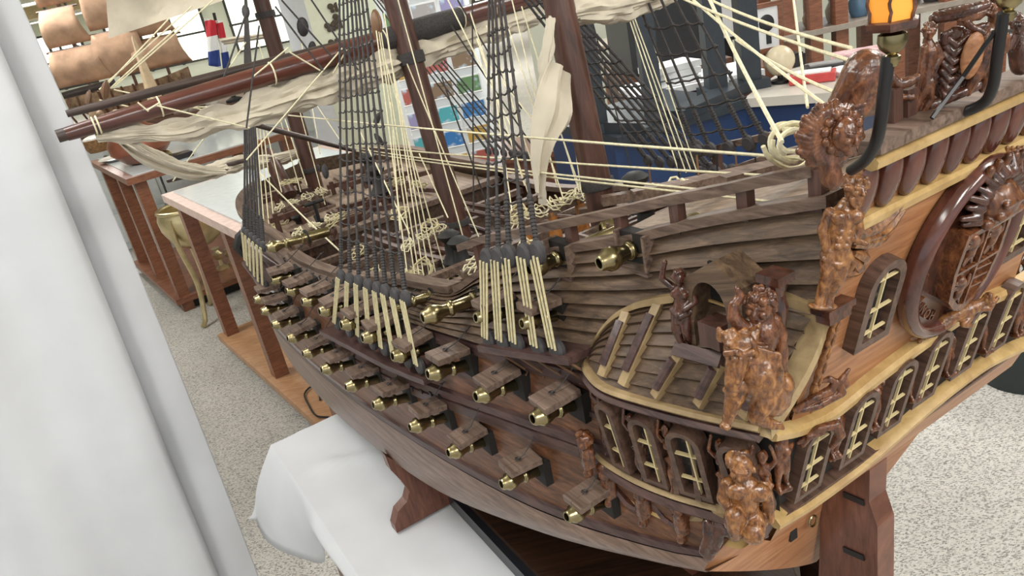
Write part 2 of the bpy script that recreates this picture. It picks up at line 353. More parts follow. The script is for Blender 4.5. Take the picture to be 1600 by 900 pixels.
def between(ka, kb, t, off=0.0, sgn=1):
    A, B = side_row(ka), side_row(kb)
    return [Vector((p.x + (q.x - p.x) * t, sgn * max(0.004, p.y + (q.y - p.y) * t + off), p.z + (q.z - p.z) * t)) for p, q in zip(A, B)]
# underside, both halves in one continuous shell: keel - bilge - L0
def keel_rows(sgn):
    L0 = side_row('L0'); r0, r1, r2, r3 = [], [], [], []
    for p in L0:
        s = min(1, max(0, (p.x - .45) / .5)); f = min(1, max(0, (2.2 - p.x) / .3)); e = s * s * (3 - 2 * s)
        zk = 0.752 if p.x < 2.0 else 0.752 + (p.x - 2.0) * .25
        r0.append(Vector((p.x, sgn * .012, zk)))
        r1.append(Vector((p.x, sgn * lerp(.016, p.y * .30, e * min(1, f + .2)), lerp(0.84, zk + .004, e))))
        r2.append(Vector((p.x, sgn * lerp(.05, p.y * .62, e), lerp(0.96, zk + .25 * (p.z - zk), e))))
        r3.append(Vector((p.x, sgn * lerp(.74, .80, e) * p.y, lerp(p.z - .02, zk + .62 * (p.z - zk), e))))
    for r in (r0, r1, r2, r3):
        for v in r: v.x = max(v.x, .452 + (1.03 - v.z) * .22)
    return [r0, r1, r2, r3, [Vector((p.x, sgn * max(.004, p.y), p.z)) for p in L0]]
mb = MB()
for sgn in (1, -1): mb.grid(keel_rows(sgn))
hull = SP('hull', mb, M['hull_under'], label='dark brown rounded bottom of the hull')
mb = MB()
for sgn in (1, -1): mb.grid([between('L0', 'L1', t, .002 + .006 * math.sin(PI * t), sgn) for t in (0, .25, .5, .75, 1)])
SP('lower_strake', mb, M['hull_low'], label='worn lighter grey brown lower strake')
mb = MB()
for sgn in (1, -1): mb.grid([between('L1', 'L2', t, 0, sgn) for t in (0, .33, .66, 1)])
SP('lower_planking', mb, M['hull_mid'])
mb = MB()
for sgn in (1, -1): mb.grid([between('L2', 'L3', t, 0, sgn) for t in (0, .33, .66, 1)])
SP('middle_planking', mb, M['hull_mid'])
mb = MB()
for sgn in (1, -1): mb.grid([between('L3', 'T', t, -.004, sgn) for t in (0, .5, 1)])
for sgn in (1, -1): mb.grid([between('L3', 'T', t, -.014, sgn) for t in (0, .5, 1)])
SP('bulwark', mb, M['topside'])
# dark wales
def wale(ka, kb, t0, t1, off, mat, name='wale', u0=0, u1=9):
    for sgn in (1, -1):
        mb = MB(); A, B = between(ka, kb, t0, 0, sgn), between(ka, kb, t1, 0, sgn)
        rows = [A] + [[p + Vector((0, sgn * off, 0)) for p in between(ka, kb, lerp(t0, t1, q), 0, sgn)] for q in (.12, .5, .88)] + [B]
        keep = [i for i, p in enumerate(A) if u0 <= p.x <= u1]
        mb.grid([[r[i] for i in keep] for r in rows]); SP(name, mb, mat)
wale('L1', 'L2', .02, .14, .004, M['wale'])
wale('L1', 'L2', .86, 1.0, .006, M['wale']); wale('L2', 'L3', .0, .14, .006, M['wale'])
wale('L2', 'L3', .42, .50, .003, M['wale'], u1=.95)
wale('L2', 'L3', .80, 1.0, .006, M['wale'])
# clinker planks of the high stern, tapering forward
NP = 9
for sgn in (1, -1):
    for k in range(NP):
        mb = MB(); rows = [[], [], [], []]
        a, b = k / NP, (k + 1) / NP
        for i in range(40):
            q = i / 39
            def pt(t, off):
                us = lerp(UST['L3'], UST['T'], t); u = us + (0.93 - us) * q
                z = lerp(lz('L3', u) + .004, lz('T', u), t); return Vector((u, sgn * (lerp(lb('L3', u), lb('T', u), t) + off), z))
            rows[0].append(pt(a, -.003)); rows[1].append(pt(a, .0095)); rows[2].append(pt(b, .002)); rows[3].append(pt(b, -.003))
        mb.grid(rows); SP('clinker_plank', mb, M['topside'], smooth=False)
# moulded rail of the waist and forecastle
def railstrip(name, u0, u1, zoff, w, h, mat, boff=0.0, n=30, sgns=(1, -1)):
    for sgn in sgns:
        mb = MB(); rows = [[] for _ in range(5)]
        for i in range(n + 1):
            u = lerp(u0, u1, i / n); z = lz('T', u) + zoff; b = lb('T', u) + boff
            for r, (db, dz) in zip(rows, ((-w/2, -h/2), (w/2, -h/2), (w/2, h/2), (-w/2, h/2), (-w/2, -h/2))): r.append(Vector((u, sgn * (b + db), z + dz)))
        mb.grid(rows)
        for e in (0, n): mb.add([r[e] for r in rows[:4]], [(0, 1, 2, 3)])
        SP(name, mb, mat, smooth=False)
railstrip('waist_rail', .86, 1.50, .004, .022, .010, M['rail'])
railstrip('forecastle_rail', 1.54, 2.12, .004, .022, .010, M['rail'])
railstrip('stern_rail', .335, .85, .003, .020, .009, M['rail'])
# broad moulded plank below the waist rail with its row of hooks
for sgn in (1, -1):
    mb = MB(); mb.grid([[p + Vector((0, sgn * o, 0)) for p in between('L3', 'T', t, 0, sgn) if 1.16 < p.x < 1.72] for t, o in ((.15, .0), (.2, .010), (.42, .010), (.5, .006), (.55, .012), (.95, .012), (1, 0))])
    SP('moulded_bulwark_plank', mb, M['rail'])
for i in range(9):
    u = lerp(1.23, 1.50, i / 8); z = lerp(lz('L3', u), lz('T', u), .74); b = lerp(lb('L3', u), lb('T', u), .74) + .012; a = MB()
    a.tube([Vector((u + .004, b, z + .004)), Vector((u, b + .003, z + .005)), Vector((u - .003, b + .003, z)), Vector((u, b + .002, z - .005))], .0015, 5); SP('bulwark_hook', a, M['iron'])
# balustrade let into the bulwark beside the main shrouds
for i in range(9):
    u = lerp(.90, 1.02, i / 8); z = lerp(lz('L3', u), lz('T', u), .62); b = lerp(lb('L3', u), lb('T', u), .62) + .004; a = MB()
    a.box((u, b, z), (.0085, .004, .012)); SP('bulwark_opening', a, M['hole_shade'], smooth=False)
for sgn in (1,):
    for t in (.28, 1.0):
        mb = MB(); P = [p + Vector((0, .006, 0)) for p in between('L3', 'T', t, 0, 1) if .86 < p.x < 1.10]; mb.tube(P, .004, 6); SP('bulwark_moulding', mb, M['rail'])
# stem and beakhead
mb = MB(); mb.prism([(2.12, .79), (2.19, .84), (2.225, 1.0), (2.235, 1.19), (2.20, 1.21), (2.185, 1.0), (2.12, .83)], Matrix(((1, 0, 0, 0), (0, 0, 1, 0), (0, 1, 0, 0), (0, 0, 0, 1))), -.014, .014); SP('stem', mb, M['wale'])
mb = MB(); mb.box((1.3, 0, .7515), (1.55, .022, .013)); SP('keel', mb, M['hull_under'], smooth=False)
a = MB(); p = su(376, 372, 1.95); a.tube([p + Vector((0, -.03, .02)), p, p + Vector((.0, .012, -.02)), p + Vector((.0, .006, -.045))], [.012, .016, .014, .008], 8); SP('cathead', a, M['black'])

# ------------------------------------------------------------------ decks
def deck(name, u0, u1, dz, mat, n=24):
    mb = MB(); rows = [[], [], []]
    for i in range(n + 1):
        u = lerp(u0, u1, i / n); z = lz('T', u) + dz; b = lb('T', u) - .01
        rows[0].append(Vector((u, -b, z))); rows[1].append(Vector((u, 0, z + .012))); rows[2].append(Vector((u, b, z)))
    mb.grid(rows); SP(name, mb, mat)
deck('poop_deck', .33, .62, -.008, M['deck']); deck('quarter_deck', .60, .88, -.030, M['deck']); deck('shaded_waist_deck', .86, 1.54, -.085, M['deck_dark']); deck('forecastle_deck', 1.53, 2.10, -.028, M['deck'])  # waist deck coloured dark as the shade of the open waist
for u, zt, zb in ((1.535, 1.158, 1.07), (.872, 1.205, 1.12)):
    mb = MB(); b = lb('T', u) - .012; mb.box((u, 0, (zt + zb) / 2), (.012, 2 * b, zt - zb)); SP('bulkhead', mb, M['deck_dark'], smooth=False)
    mb = MB(); mb.box((u, 0, zt), (.026, 2 * b, .012)); SP('beam', mb, M['rail'], smooth=False)

# ================================================================== THE STERN
from mathutils.bvhtree import BVHTree
AFT = Vector((-1, 0, -.26)).normalized(); TUP = Vector((-.26, 0, 1)).normalized()
def TP(b, z, d=0.0): return Vector((ut(z), b, z)) + AFT * d
def TMT(b, z, d=0.0):
    o = TP(b, z, d); return Matrix(((0, TUP.x, AFT.x, o.x), (1, TUP.y, AFT.y, o.y), (0, TUP.z, AFT.z, o.z), (0, 0, 0, 1)))
def tpx(px, py, d=0.0):                                   # pixel -> point on the transom plane pushed aft by d
    r = sray(px, py); n = AFT; q = TP(0, 1.2, d); return SO + r * ((q - SO).dot(n) / r.dot(n))
WZ, WB = [.96, 1.03, 1.064, 1.10, 1.12, 1.22, 1.33, 1.395, 1.46], [.20, .205, .210, .192, .174, .165, .152, .150, .150]
def tw(z): return interp(z, WZ, WB)
# upper panel, apron under the gallery, and the flat tuck further forward below it
mb = MB(); rows = []
for i in range(41):
    q = -1 + i / 20; rows.append([TP(q * tw(lerp(1.10, 1.455, j / 18)), lerp(1.10, 1.455, j / 18), 0.001) for j in range(19)])
mb.grid(rows); transom = SP('transom', mb, M['transom'])
mb = MB(); mb.grid([[TP(lerp(-.235, .165, i / 30), z, d) for i in range(31)] for z, d in ((1.112, .012), (1.080, .004), (1.074, -.004), (1.080, -.03))]); SP('apron', mb, M['transom'])
def tuck_u(z): return .452 + (1.03 - z) * .22
mb = MB(); rows = []
for i in range(41):
    q = -1 + i / 20; zb = .885 + .14 * min(1, abs(q)) ** 1.15; rows.append([Vector((tuck_u(lerp(zb, 1.10, j / 12)), q * lerp(.198, .19, j / 12), lerp(zb, 1.10, j / 12))) for j in range(13)])
mb.grid(rows); SP('tuck', mb, M['transom'], label='orange flat lower stern panel')
mb = MB(); mb.box((.430, -.02, 1.094), (.07, .40, .004)); SP('counter_soffit', mb, M['transom'], smooth=False)
mb = MB(); mb.box(sb(1236, 818, .06) + Vector((-.001, 0, 0)), (.004, .011, .042)); SP('tuck_port', mb, M['hole_shade'], smooth=False)
mb = MB(); c = sb(1243, 812, .03); mb.tube([Vector((tuck_u(1.0) - .002, .035 + .006 * math.cos(a), .985 + .007 * math.sin(a))) for a in [2 * PI * k / 10 for k in range(11)]], .0012, 5); SP('tuck_ring', mb, M['brass'])
# rudder with moulded aft edge and two straps
RUDL = [(1284, 716), (1362, 690), (1362, 715), (1352, 722), (1359, 736), (1358, 785), (1371, 824), (1372, 1000), (1275, 1000), (1280, 880)]
mb = MB(); P = [sb(x, y, .014) for x, y in RUDL]; mb.prism([(p.x, p.z) for p in P], Matrix(((1, 0, 0, 0), (0, 0, 1, 0), (0, 1, 0, 0), (0, 0, 0, 1))), -.014, .014); rud = SP('rudder', mb, M['stand'], smooth=False, label='tall red brown rudder with moulded aft edge')
for y in (776, 862):
    a, b = sb(1318, y - 4, .0150), sb(1350, y + 10, .0150); mb = MB(); mb.bar(a, b, .002, .007); SP('rudder_strap', mb, M['iron'], parent=rud, smooth=False)
def bandpts(tab, d):
    xs = [t[0] for t in tab]; ys = [t[1] for t in tab]; n = 40
    return [TP(lerp(xs[0], xs[-1], i / n), sinterp(lerp(xs[0], xs[-1], i / n), xs, ys), d) for i in range(n + 1)]
def strip(name, pts, h, dpt, mat, up=TUP, out=AFT, label=None):       # rectangular moulding along a path with a rounded nose
    mb = MB(); prof = ((-.5, 0), (-.5, .7), (-.25, 1), (.25, 1), (.5, .7), (.5, 0), (-.5, 0))
    mb.grid([[p + up * (a * h) + out * (c * dpt) for p in pts] for a, c in prof])
    for e in (0, -1): mb.add([pts[e] + up * (a * h) + out * (c * dpt) for a, c in prof[:-1]], [tuple(range(6))])
    return SP(name, mb, mat, smooth=True, label=label)
UBAND = [(-.24, 1.222), (-.15, 1.220), (-.09, 1.228), (.002, 1.225), (.068, 1.218), (.119, 1.210), (.16, 1.217), (.196, 1.232)]
LBAND = [(-.25, 1.113), (-.145, 1.135), (-.089, 1.135), (-.037, 1.129), (.032, 1.115), (.088, 1.110), (.13, 1.111), (.174, 1.117)]
strip('gold_moulding', bandpts(UBAND, .0), .012, .012, M['gold'])
strip('gold_moulding', bandpts(LBAND, .0), .011, .018, M['gold'])
strip('gold_moulding', [TP(b / 100, 1.395, .001) for b in range(-20, 16)], .011, .008, M['gold'])
strip('gold_moulding', [TP(b / 100, 1.443, .001) for b in range(-20, 16)], .010, .012, M['gold'])
mb = MB(); mb.prism([(-.20, 1.448), (.152, 1.448), (.152, 1.456), (-.20, 1.456)], Matrix(((0, 0, 1, .292), (1, 0, 0, 0), (0, 1, 0, 0), (0, 0, 0, 1))), 0, .026); SP('taffrail_cap', mb, M['rail'], smooth=False)
mb = MB(); mb.prism([(-.25, -.002), (.172, -.002), (.172, .002), (-.25, .002)], TMT(0, 1.118), 0, .014); SP('gallery_floor', mb, M['frame'], smooth=False)
# flat black sheet painted as the shade behind the stern windows
mb = MB(); mb.prism([(-.25, -.045), (.168, -.045), (.168, .045), (-.25, .045)], TMT(0, 1.168, .002), 0, .003); SP('gallery_shade_sheet', mb, M['hole_shade'], smooth=False)

def arch(w, h, n=10, inset=0):                            # outline of an arched window centred on its box
    w2, h2 = w / 2 - inset, h / 2 - inset; r = w2; sp = h2 - r
    pts = [(-w2, -h2), (w2, -h2)]
    for i in range(n + 1):
        a = PI * i / n; pts.append((r * math.cos(a), sp + r * math.sin(a)))
    return pts
def arched_window(m, w, h, depth, t=.006, bars=(0.30, -0.05, -.32), vert=0.06, parent=None, frame=M['frame'], name='stern_window'):
    g = MB(); g.ring(arch(w, h), arch(w, h, inset=t), m, 0, depth); f = SP(name, g, frame, parent=parent, smooth=False)
    g = MB(); g.prism(arch(w, h, inset=t * .8), m, depth * .3, depth * .34); SP('pane', g, M['glassdark'], parent=f, smooth=False)
    g = MB(); x = vert * w; g.prism([(x - .0007, -h / 2 + t), (x + .0007, -h / 2 + t), (x + .0007, h / 2 - t), (x - .0007, h / 2 - t)], m, depth * .70, depth * .90); SP('muntin', g, M['pale'], parent=f, smooth=False)
    for q in bars:
        g = MB(); ww = w / 2 - t * .9; g.prism([(-ww, q * h - .0007), (ww, q * h - .0007), (ww, q * h + .0007), (-ww, q * h + .0007)], m, depth * .66, depth * .88); SP('muntin', g, M['pale'], parent=f, smooth=False)
    return f
for px, py in ((1265, 712), (1335, 661), (1395, 612), (1450, 568), (1510, 525), (1565, 490)):
    p = tpx(px, py, .008); arched_window(TMT(p.y, p.z, .003), .036, .084, .012, t=.0055)
for px, py in ((1367, 467), (1592, 338)):
    p = tpx(px, py, .005); arched_window(TMT(p.y, p.z, 0), .044, .080, .012, t=.0075, name='transom_window')
# ovals under the taffrail
for i in range(13):
    b = .143 - .0262 * i; g = MB(); g.ell((0, 0, 0), (.0102, .0235, .0075), n=24, k=10); g.v = [TMT(b, 1.4215, .003) @ v for v in g.v]; SP('oval_boss', g, M['oval'])

# ------------------------------------------------------------------ carved surfaces: blobs fused into one continuous skin
SCRATCH = bpy.data.scenes.new('scratch')
def evaluated_mesh(o):
    SCRATCH.collection.objects.link(o); vl = SCRATCH.view_layers[0]; vl.update(); dg = vl.depsgraph; dg.update()
    me = bpy.data.meshes.new_from_object(o.evaluated_get(dg)); bpy.data.objects.remove(o); return me
def fuse(name, mb, mat, m, parent=None, voxel=.0012, sm=2, label=None, seed=0, rough=.0):
    me = bpy.data.meshes.new(name); me.from_pydata([tuple(p) for p in mb.v], [], mb.f)
    bm = bmesh.new(); bm.from_mesh(me); bmesh.ops.recalc_face_normals(bm, faces=bm.faces); bm.to_mesh(me); bm.free()
    o = bpy.data.objects.new(name, me)
    md = o.modifiers.new('fuse', 'REMESH'); md.mode = 'VOXEL'; md.voxel_size = voxel
    if sm: s2 = o.modifiers.new('soft', 'SMOOTH'); s2.iterations = sm; s2.factor = .5
    if rough:
        tx = bpy.data.textures.new('chisel', 'CLOUDS'); tx.noise_scale = rough * 5; tx.noise_depth = 1; dm = o.modifiers.new('chisel', 'DISPLACE'); dm.texture = tx; dm.strength = rough; dm.mid_level = .5; dm.texture_coords = 'LOCAL'
    out = evaluated_mesh(o); bpy.data.meshes.remove(me)
    out.transform(Matrix.Translation(-SBASE) @ m)
    out.materials.clear(); out.materials.append(mat); out.shade_smooth(); out.name = name
    q = bpy.data.objects.new(name, out); COL.objects.link(q); q.parent = parent or ship
    if label: q['label'] = label
    return q
def limb(g, *pr):                                         # chain of (point, radius)
    for (a, ra), (b, rb) in zip(pr, pr[1:]):
        a, b = Vector(a), Vector(b); n = max(3, int((b - a).length / (min(ra, rb) * .8)) + 1)
        g.tube([a.lerp(b, i / (n - 1)) for i in range(n)], [lerp(ra, rb, i / (n - 1)) for i in range(n)], 14)
    for a, ra in pr: g.ell(a, ra, n=14, k=10)
def head(g, c, r, look=(0, 1, 0), hair=True, beard=False, seed=0):
    """face towards `look`; brow, nose, lips, chin, ears and curled hair"""
    c = Vector(c); f = Vector(look).normalized(); u = Vector((0, 0, 1)); u = (u - f * u.dot(f)).normalized(); s = f.cross(u)
    P = lambda a, b, d: c + s * (a * r) + f * (b * r) + u * (d * r)
    g.ell(c, (r * .86, r * .92, r * 1.1)); g.ell(P(0, .35, -.45), r * .62)
    limb(g, (P(-.5, .74, .28), r * .17), (P(0, .86, .22), r * .16), (P(.5, .74, .28), r * .17))      # brow
    limb(g, (P(0, .90, .2), r * .13), (P(0, 1.12, -.16), r * .19))                                  # nose
    for q in (-1, 1): g.ell(P(.42 * q, .74, -.2), r * .26); g.ell(P(.9 * q, 0, 0), (r * .14, r * .22, r * .3))
    limb(g, (P(-.24, .9, -.5), r * .1), (P(.24, .9, -.5), r * .1)); limb(g, (P(-.2, .86, -.68), r * .11), (P(.2, .86, -.68), r * .11))
    g.ell(P(0, .76, -.95), r * .26)
    if beard:
        for i in range(7):
            a = -1.2 + i * .4; limb(g, (P(math.sin(a) * .7, .6, -.7), r * .2), (P(math.sin(a) * .6, .75, -1.5 + abs(a) * .3), r * .13))
    rnd = random.Random(seed)
    if hair:
        for i in range(34):
            a = rnd.uniform(0, 2 * PI); t = rnd.uniform(-.1, 1); h = Vector((math.cos(a) * math.sqrt(max(0, 1 - t * t)), math.sin(a) * math.sqrt(max(0, 1 - t * t)), t))
            if h.y > .45 and t < .55: continue
            g.ell(P(h.x * .98, h.y * .98, h.z * 1.1 + .1), r * rnd.uniform(.2, .32), n=8, k=6)
def small_figure(seed, arms='up', legs='cross'):
    """standing carved putto, height about 1, facing +y"""
    g = MB(); rnd = random.Random(seed); sw = rnd.uniform(-.04, .04)
    head(g, (sw, .03, .90), .075, (rnd.uniform(-.4, .4), 1, -.1), seed=seed)
    limb(g, ((sw, 0, .80), .045), ((sw * .6, .01, .72), .095), ((0, .015, .60), .085), ((-sw, .01, .50), .095))
    for q in (-1, 1): g.ell((sw * .6 + .05 * q, .07, .71), (.055, .045, .05))
    k = rnd.uniform(.02, .08)
    limb(g, ((-.06 - sw, .01, .48), .075), ((-.07 + k, .07, .27), .055), ((-.05, .0, .06), .035), ((-.06, .08, .02), .03))
    limb(g, ((.06 - sw, .01, .48), .075), ((.09, .05, .26), .055), ((.02 + k, .03, .06), .035), ((.03 + k, .1, .02), .03))
    for q in (-1, 1):
        if arms == 'up' and (q > 0 or rnd.random() < .6): limb(g, ((.11 * q + sw, 0, .76), .045), ((.20 * q, .03, .86), .036), ((.15 * q, .03, 1.02), .03), ((.13 * q, .04, 1.06), .033))
        else: limb(g, ((.11 * q + sw, 0, .76), .045), ((.17 * q, .03, .62), .036), ((.07 * q, .11, .55), .03))
    limb(g, ((-.12, .04, .50), .03), ((0, .11, .46), .04), ((.12, .04, .50), .03)); limb(g, ((.0, .1, .47), .04), ((.04, .09, .36), .025))
    g.box((0, .0, .0), (.22, .16, .04))
    return g
def facing(o, look, size, up=(0, 0, 1)):                  # matrix: local +y looks along `look`
    f = Vector(look).normalized(); u = Vector(up); s = f.cross(u).normalized(); u = s.cross(f); o = Vector(o)
    return Matrix(((s.x * size, f.x * size, u.x * size, o.x), (s.y * size, f.y * size, u.y * size, o.y), (s.z * size, f.z * size, u.z * size, o.z), (0, 0, 0, 1)))
n = 0
for px, py in ((1222, 762), (1300, 712), (1360, 668), (1424, 622), (1481, 584), (1538, 548), (1588, 522)):
    p = tpx(px, py, .010); n += 1
    fuse('carved_figure', small_figure(n, 'up'), M['carve'], facing(p, (AFT.x, .25, 0), .088, TUP) @ Matrix.Diagonal((.75, .8, 1, 1)), voxel=.016, sm=1)

# ------------------------------------------------------------------ coat of arms
CM = TMT(-.012, 1.319, 0)
def ellp(a, b, n=40): return [(a * math.cos(2 * PI * i / n), b * math.sin(2 * PI * i / n)) for i in range(n)]
g = MB(); g.prism(ellp(.066, .076), CM, 0, .010); crest = SP('coat_of_arms', g, M['carve_dark'], smooth=False, label='oval carved coat of arms with a crowned helmet and shield')
g = MB(); rows = []
for a in range(13):
    t = 2 * PI * a / 12; dr, dz = .0065 * math.cos(t), .009 * math.sin(t)
    rows.append([CM @ Vector(((.068 + dr) * math.cos(2 * PI * i / 56), (.078 + dr) * math.sin(2 * PI * i / 56), .010 + dz)) for i in range(57)])
g.grid(rows); SP('oval_rim', g, M['oval'], parent=crest)
shield = [(-.032, .036), (.032, .036), (.034, .0), (.028, -.030), (.014, -.044), (0, -.050), (-.014, -.044), (-.028, -.030), (-.034, .0)]
g = MB(); g.prism([(x, y - .004) for x, y in shield], CM, .010, .021); sh_o = SP('shield', g, M['carve'], parent=crest, smooth=False)
g = MB()
inn = [(x * .86, y * .86 - .004) for x, y in shield]; g.ring([(x, y - .004) for x, y in shield], inn, CM, .021, .0245)
for a, b in (((-.031, -.006), (.031, -.006)), ((0, .034), (0, -.052))): g.bar(CM @ Vector((*a, .023)), CM @ Vector((*b, .023)), .0026, .003, AFT)
for q in (-.016, -.025, -.034): g.bar(CM @ Vector((-.027, q, .0225)), CM @ Vector((-.002, q + .003, .0225)), .0018, .003, AFT)
SP('quartering_bars', g, M['carve'], parent=sh_o, smooth=False)
def beast(seed):                                          # rampant lion in low relief
    g = MB(); limb(g, ((0, -.2, 0), .16), ((.05, .15, 0), .2), ((.1, .4, .02), .2)); g.ell((.2, .52, .05), .17)
    for a, b in (((.1, .3), (.5, .45)), ((.12, .2), (.5, .15)), ((0, -.25), (.3, -.55)), ((-.05, -.25), (-.2, -.6)), ((-.1, -.1), (-.45, .1)), ((-.45, .1), (-.4, .5))): limb(g, ((*a, 0), .1), ((*b, .03), .06))
    return g
for x, y, s in ((-.015, .015, .024), (.015, .015, .024), (.013, -.026, .024)):
    fuse('lion_relief', beast(1), M['carve'], CM @ Matrix.Translation((x, y - .002, .022)) @ Matrix.Scale(s, 4), parent=sh_o, voxel=.04, sm=1)
# helmet with mantling
g = MB(); g.ell((0, 0, 0), (.019, .018, .016)); limb(g, ((-.012, -.006, .012), .004), ((.012, -.006, .012), .004)); limb(g, ((-.016, -.014, .006), .005), ((.016, -.014, .006), .005)); limb(g, ((-.012, .004, .013), .003), ((.012, .004, .013), .003))
fuse('helmet', g, M['carve'], CM @ Matrix.Translation((-.004, .050, .020)), parent=crest, voxel=.0012)
g = MB()
for i in range(17):
    a = -.35 + i * (PI + .7) / 16; r0, r1 = .017, .033 + .004 * (i % 2); c, s = math.cos(a), math.sin(a)
    limb(g, ((r0 * c, r0 * s, .006), .0028), (((r0 + r1) / 2 * c, (r0 + r1) / 2 * s, .011), .0034), ((r1 * c, r1 * s, .004), .0026))
fuse('mantling', g, M['carve_dark'], CM @ Matrix.Translation((-.004, .048, .012)), parent=crest, voxel=.0011, sm=1)
g = MB()
for i in range(5): limb(g, ((-.02 + i * .01, .078, .016), .004), ((-.022 + i * .011, .090 - abs(i - 2) * .002, .018), .0032))
limb(g, ((-.024, .077, .014), .004), ((.024, .077, .014), .004)); fuse('crown', g, M['carve'], CM @ Matrix.Translation((-.004, -.004, 0)), parent=crest, voxel=.0012, sm=1)
# motto carved round the oval, read clockwise from lower left
def letter(ch, m, size, depth, mat, parent, name='letter'):
    cu = bpy.data.curves.new('glyph', 'FONT'); cu.body = ch; cu.size = size; cu.extrude = depth; cu.align_x = 'CENTER'; cu.align_y = 'CENTER'
    me = evaluated_mesh(bpy.data.objects.new('glyph', cu)); bpy.data.curves.remove(cu)
    for v in me.vertices: v.co = (m @ v.co) - SBASE
    me.materials.clear(); me.materials.append(mat); q = bpy.data.objects.new(name, me); COL.objects.link(q); q.parent = parent; return q
motto = 'HONI SOIT QUI MAL Y PENSE'
for i, ch in enumerate(motto):
    if ch == ' ': continue
    a = math.radians(248 - i * 12.9); x, y = -.053 * math.cos(a), .0615 * math.sin(a)
    # seen from aft, +b (port) lies on the left: mirror x so that the writing reads correctly
    tang = Vector((-math.cos(a) * 0, 0, 0)); ang = a - PI / 2
    L = Matrix(((-1, 0, 0, 0), (0, 1, 0, 0), (0, 0, 1, 0), (0, 0, 0, 1)))
    letter(ch, CM @ L @ Matrix.Translation((-x, y, .0105)) @ Matrix.Rotation(ang, 4, 'Z'), .0125, .0016, M['carve'], crest)

# ------------------------------------------------------------------ quarter gallery
RE = [(.566, .205, 1.228), (.557, .221, 1.228), (.537, .231, 1.228), (.511, .236, 1.228), (.474, .229, 1.228), (.413, .212, 1.229), (.364, .198, 1.232)]
LE = [(.585, .195, 1.122), (.572, .210, 1.121), (.557, .219, 1.120), (.511, .217, 1.118), (.468, .206, 1.116), (.428, .190, 1.115), (.385, .174, 1.115)]
def path(tab, n):
    out = []; L = [0]
    for a, b in zip(tab, tab[1:]): L.append(L[-1] + (Vector(b) - Vector(a)).length)
    for i in range(n + 1):
        s = L[-1] * i / n; out.append(Vector([sinterp(s, L, [t[k] for t in tab]) for k in range(3)]))
    return out
NG = 48
RP, LP_ = path(RE, NG), path(LE, NG)
top = [sh(*p, .004) for p in ((926, 566), (934, 538), (950, 514), (975, 491), (1005, 477), (1065, 464))] + [Vector((.395, .166, 1.335)), Vector((.340, .152, 1.332))]
TPth = path([tuple(p) for p in top], NG)
gal = group_part('quarter_gallery'); gal['label'] = 'port quarter gallery with clinker roof and arched windows'
g = MB(); g.grid([[l + (r - l) * t for l, r in zip(LP_, RP)] for t in (0, .5, 1)]); wall_b = BVHTree.FromPolygons([tuple(v) for v in g.v], g.f)
g2 = MB(); g2.grid([[l + (r - l) * t + Vector((.0, -.012, 0)) for l, r in zip(LP_, RP)] for t in (0, .5, 1)]); SP('gallery_wall', g2, M['hole_shade'], parent=gal)
def roofpt(i, t):
    a, b = RP[i], TPth[i]; p = a.lerp(b, t); return p + Vector((0, .55, .8)).normalized() * (.006 * math.sin(PI * t) * min(1, (a - b).length / .05))
g = MB(); g.grid([[roofpt(i, t / 8) for i in range(NG + 1)] for t in range(9)]); roof_b = BVHTree.FromPolygons([tuple(v) for v in g.v], g.f)
NRF = 8
for k in range(NRF):
    g = MB(); a, b = k / NRF, min(1, (k + 1.12) / NRF); N_ = Vector((-.1, .6, .75)).normalized()
    g.grid([[roofpt(i, a) - N_ * .002 for i in range(NG + 1)], [roofpt(i, a) + N_ * .0045 for i in range(NG + 1)], [roofpt(i, b) + N_ * .001 for i in range(NG + 1)]])
    SP('roof_shingle_row', g, M['topside'], parent=gal, smooth=False)
def cast(bv, px, py, off=0.0):
    r = sray(px, py).normalized(); h = bv.ray_cast(SO, r)
    return (h[0] - r * off) if h[0] else None
OUTG = Vector((-.1, .75, .65)).normalized()
for a, b in (((946, 590), (985, 490)), ((978, 604), (1036, 474)), ((1028, 622), (1068, 556)), ((1095, 636), (1130, 570)), ((1165, 655), (1205, 575))):
    P = [cast(roof_b, lerp(a[0], b[0], t / 6), lerp(a[1], b[1], t / 6)) for t in range(7)]; P = [p for p in P if p]
    if len(P) < 3: continue
    g = MB(); X = (P[-1] - P[0]).normalized().cross(OUTG)
    for p in (0,): g.grid([[q + X * sx + OUTG * sy for q in P] for sx, sy in ((-.0045, 0), (-.0045, .008), (.0045, .008), (.0045, 0))])
    rb = SP('roof_rib', g, M['goldgrey'], parent=gal, smooth=False)
    g = MB(); g.tube([q + OUTG * .009 - X * .001 for q in P[1:-1]], .0042, 8); SP('rib_spindle', g, M['wale'], parent=rb)
def edge_strip(name, pts, w, h, mat, parent):
    g = MB(); rows = [[], [], [], [], [], []]
    for i, p in enumerate(pts):
        t = (pts[min(i + 1, len(pts) - 1)] - pts[max(i - 1, 0)]).normalized(); o = t.cross(Vector((0, 0, 1))).normalized()
        if o.y < 0 and abs(o.y) > .3: o = -o
        for r, (a, c) in zip(rows, ((-.3, -.5), (.7, -.5), (1, 0), (.7, .5), (-.3, .5), (-.3, -.5))): r.append(p + o * (a * w) + Vector((0, 0, c * h)))
    g.grid(rows)
    for e in (0, -1): g.add([r[e] for r in rows[:5]], [tuple(range(5))])
    return SP(name, g, mat, parent=parent, smooth=False)
edge_strip('eave_moulding', [p + Vector((0, 0, .004)) for p in RP], .008, .006, M['goldgrey'], gal)
edge_strip('eave_moulding', [p + Vector((0, .0, -.004)) for p in RP], .010, .007, M['wale'], gal)
edge_strip('sill_moulding', [p + Vector((0, .001, .004)) for p in LP_], .012, .007, M['goldgrey'], gal)
edge_strip('sill_moulding', [p + Vector((0, .001, -.005)) for p in LP_], .015, .011, M['wale'], gal)
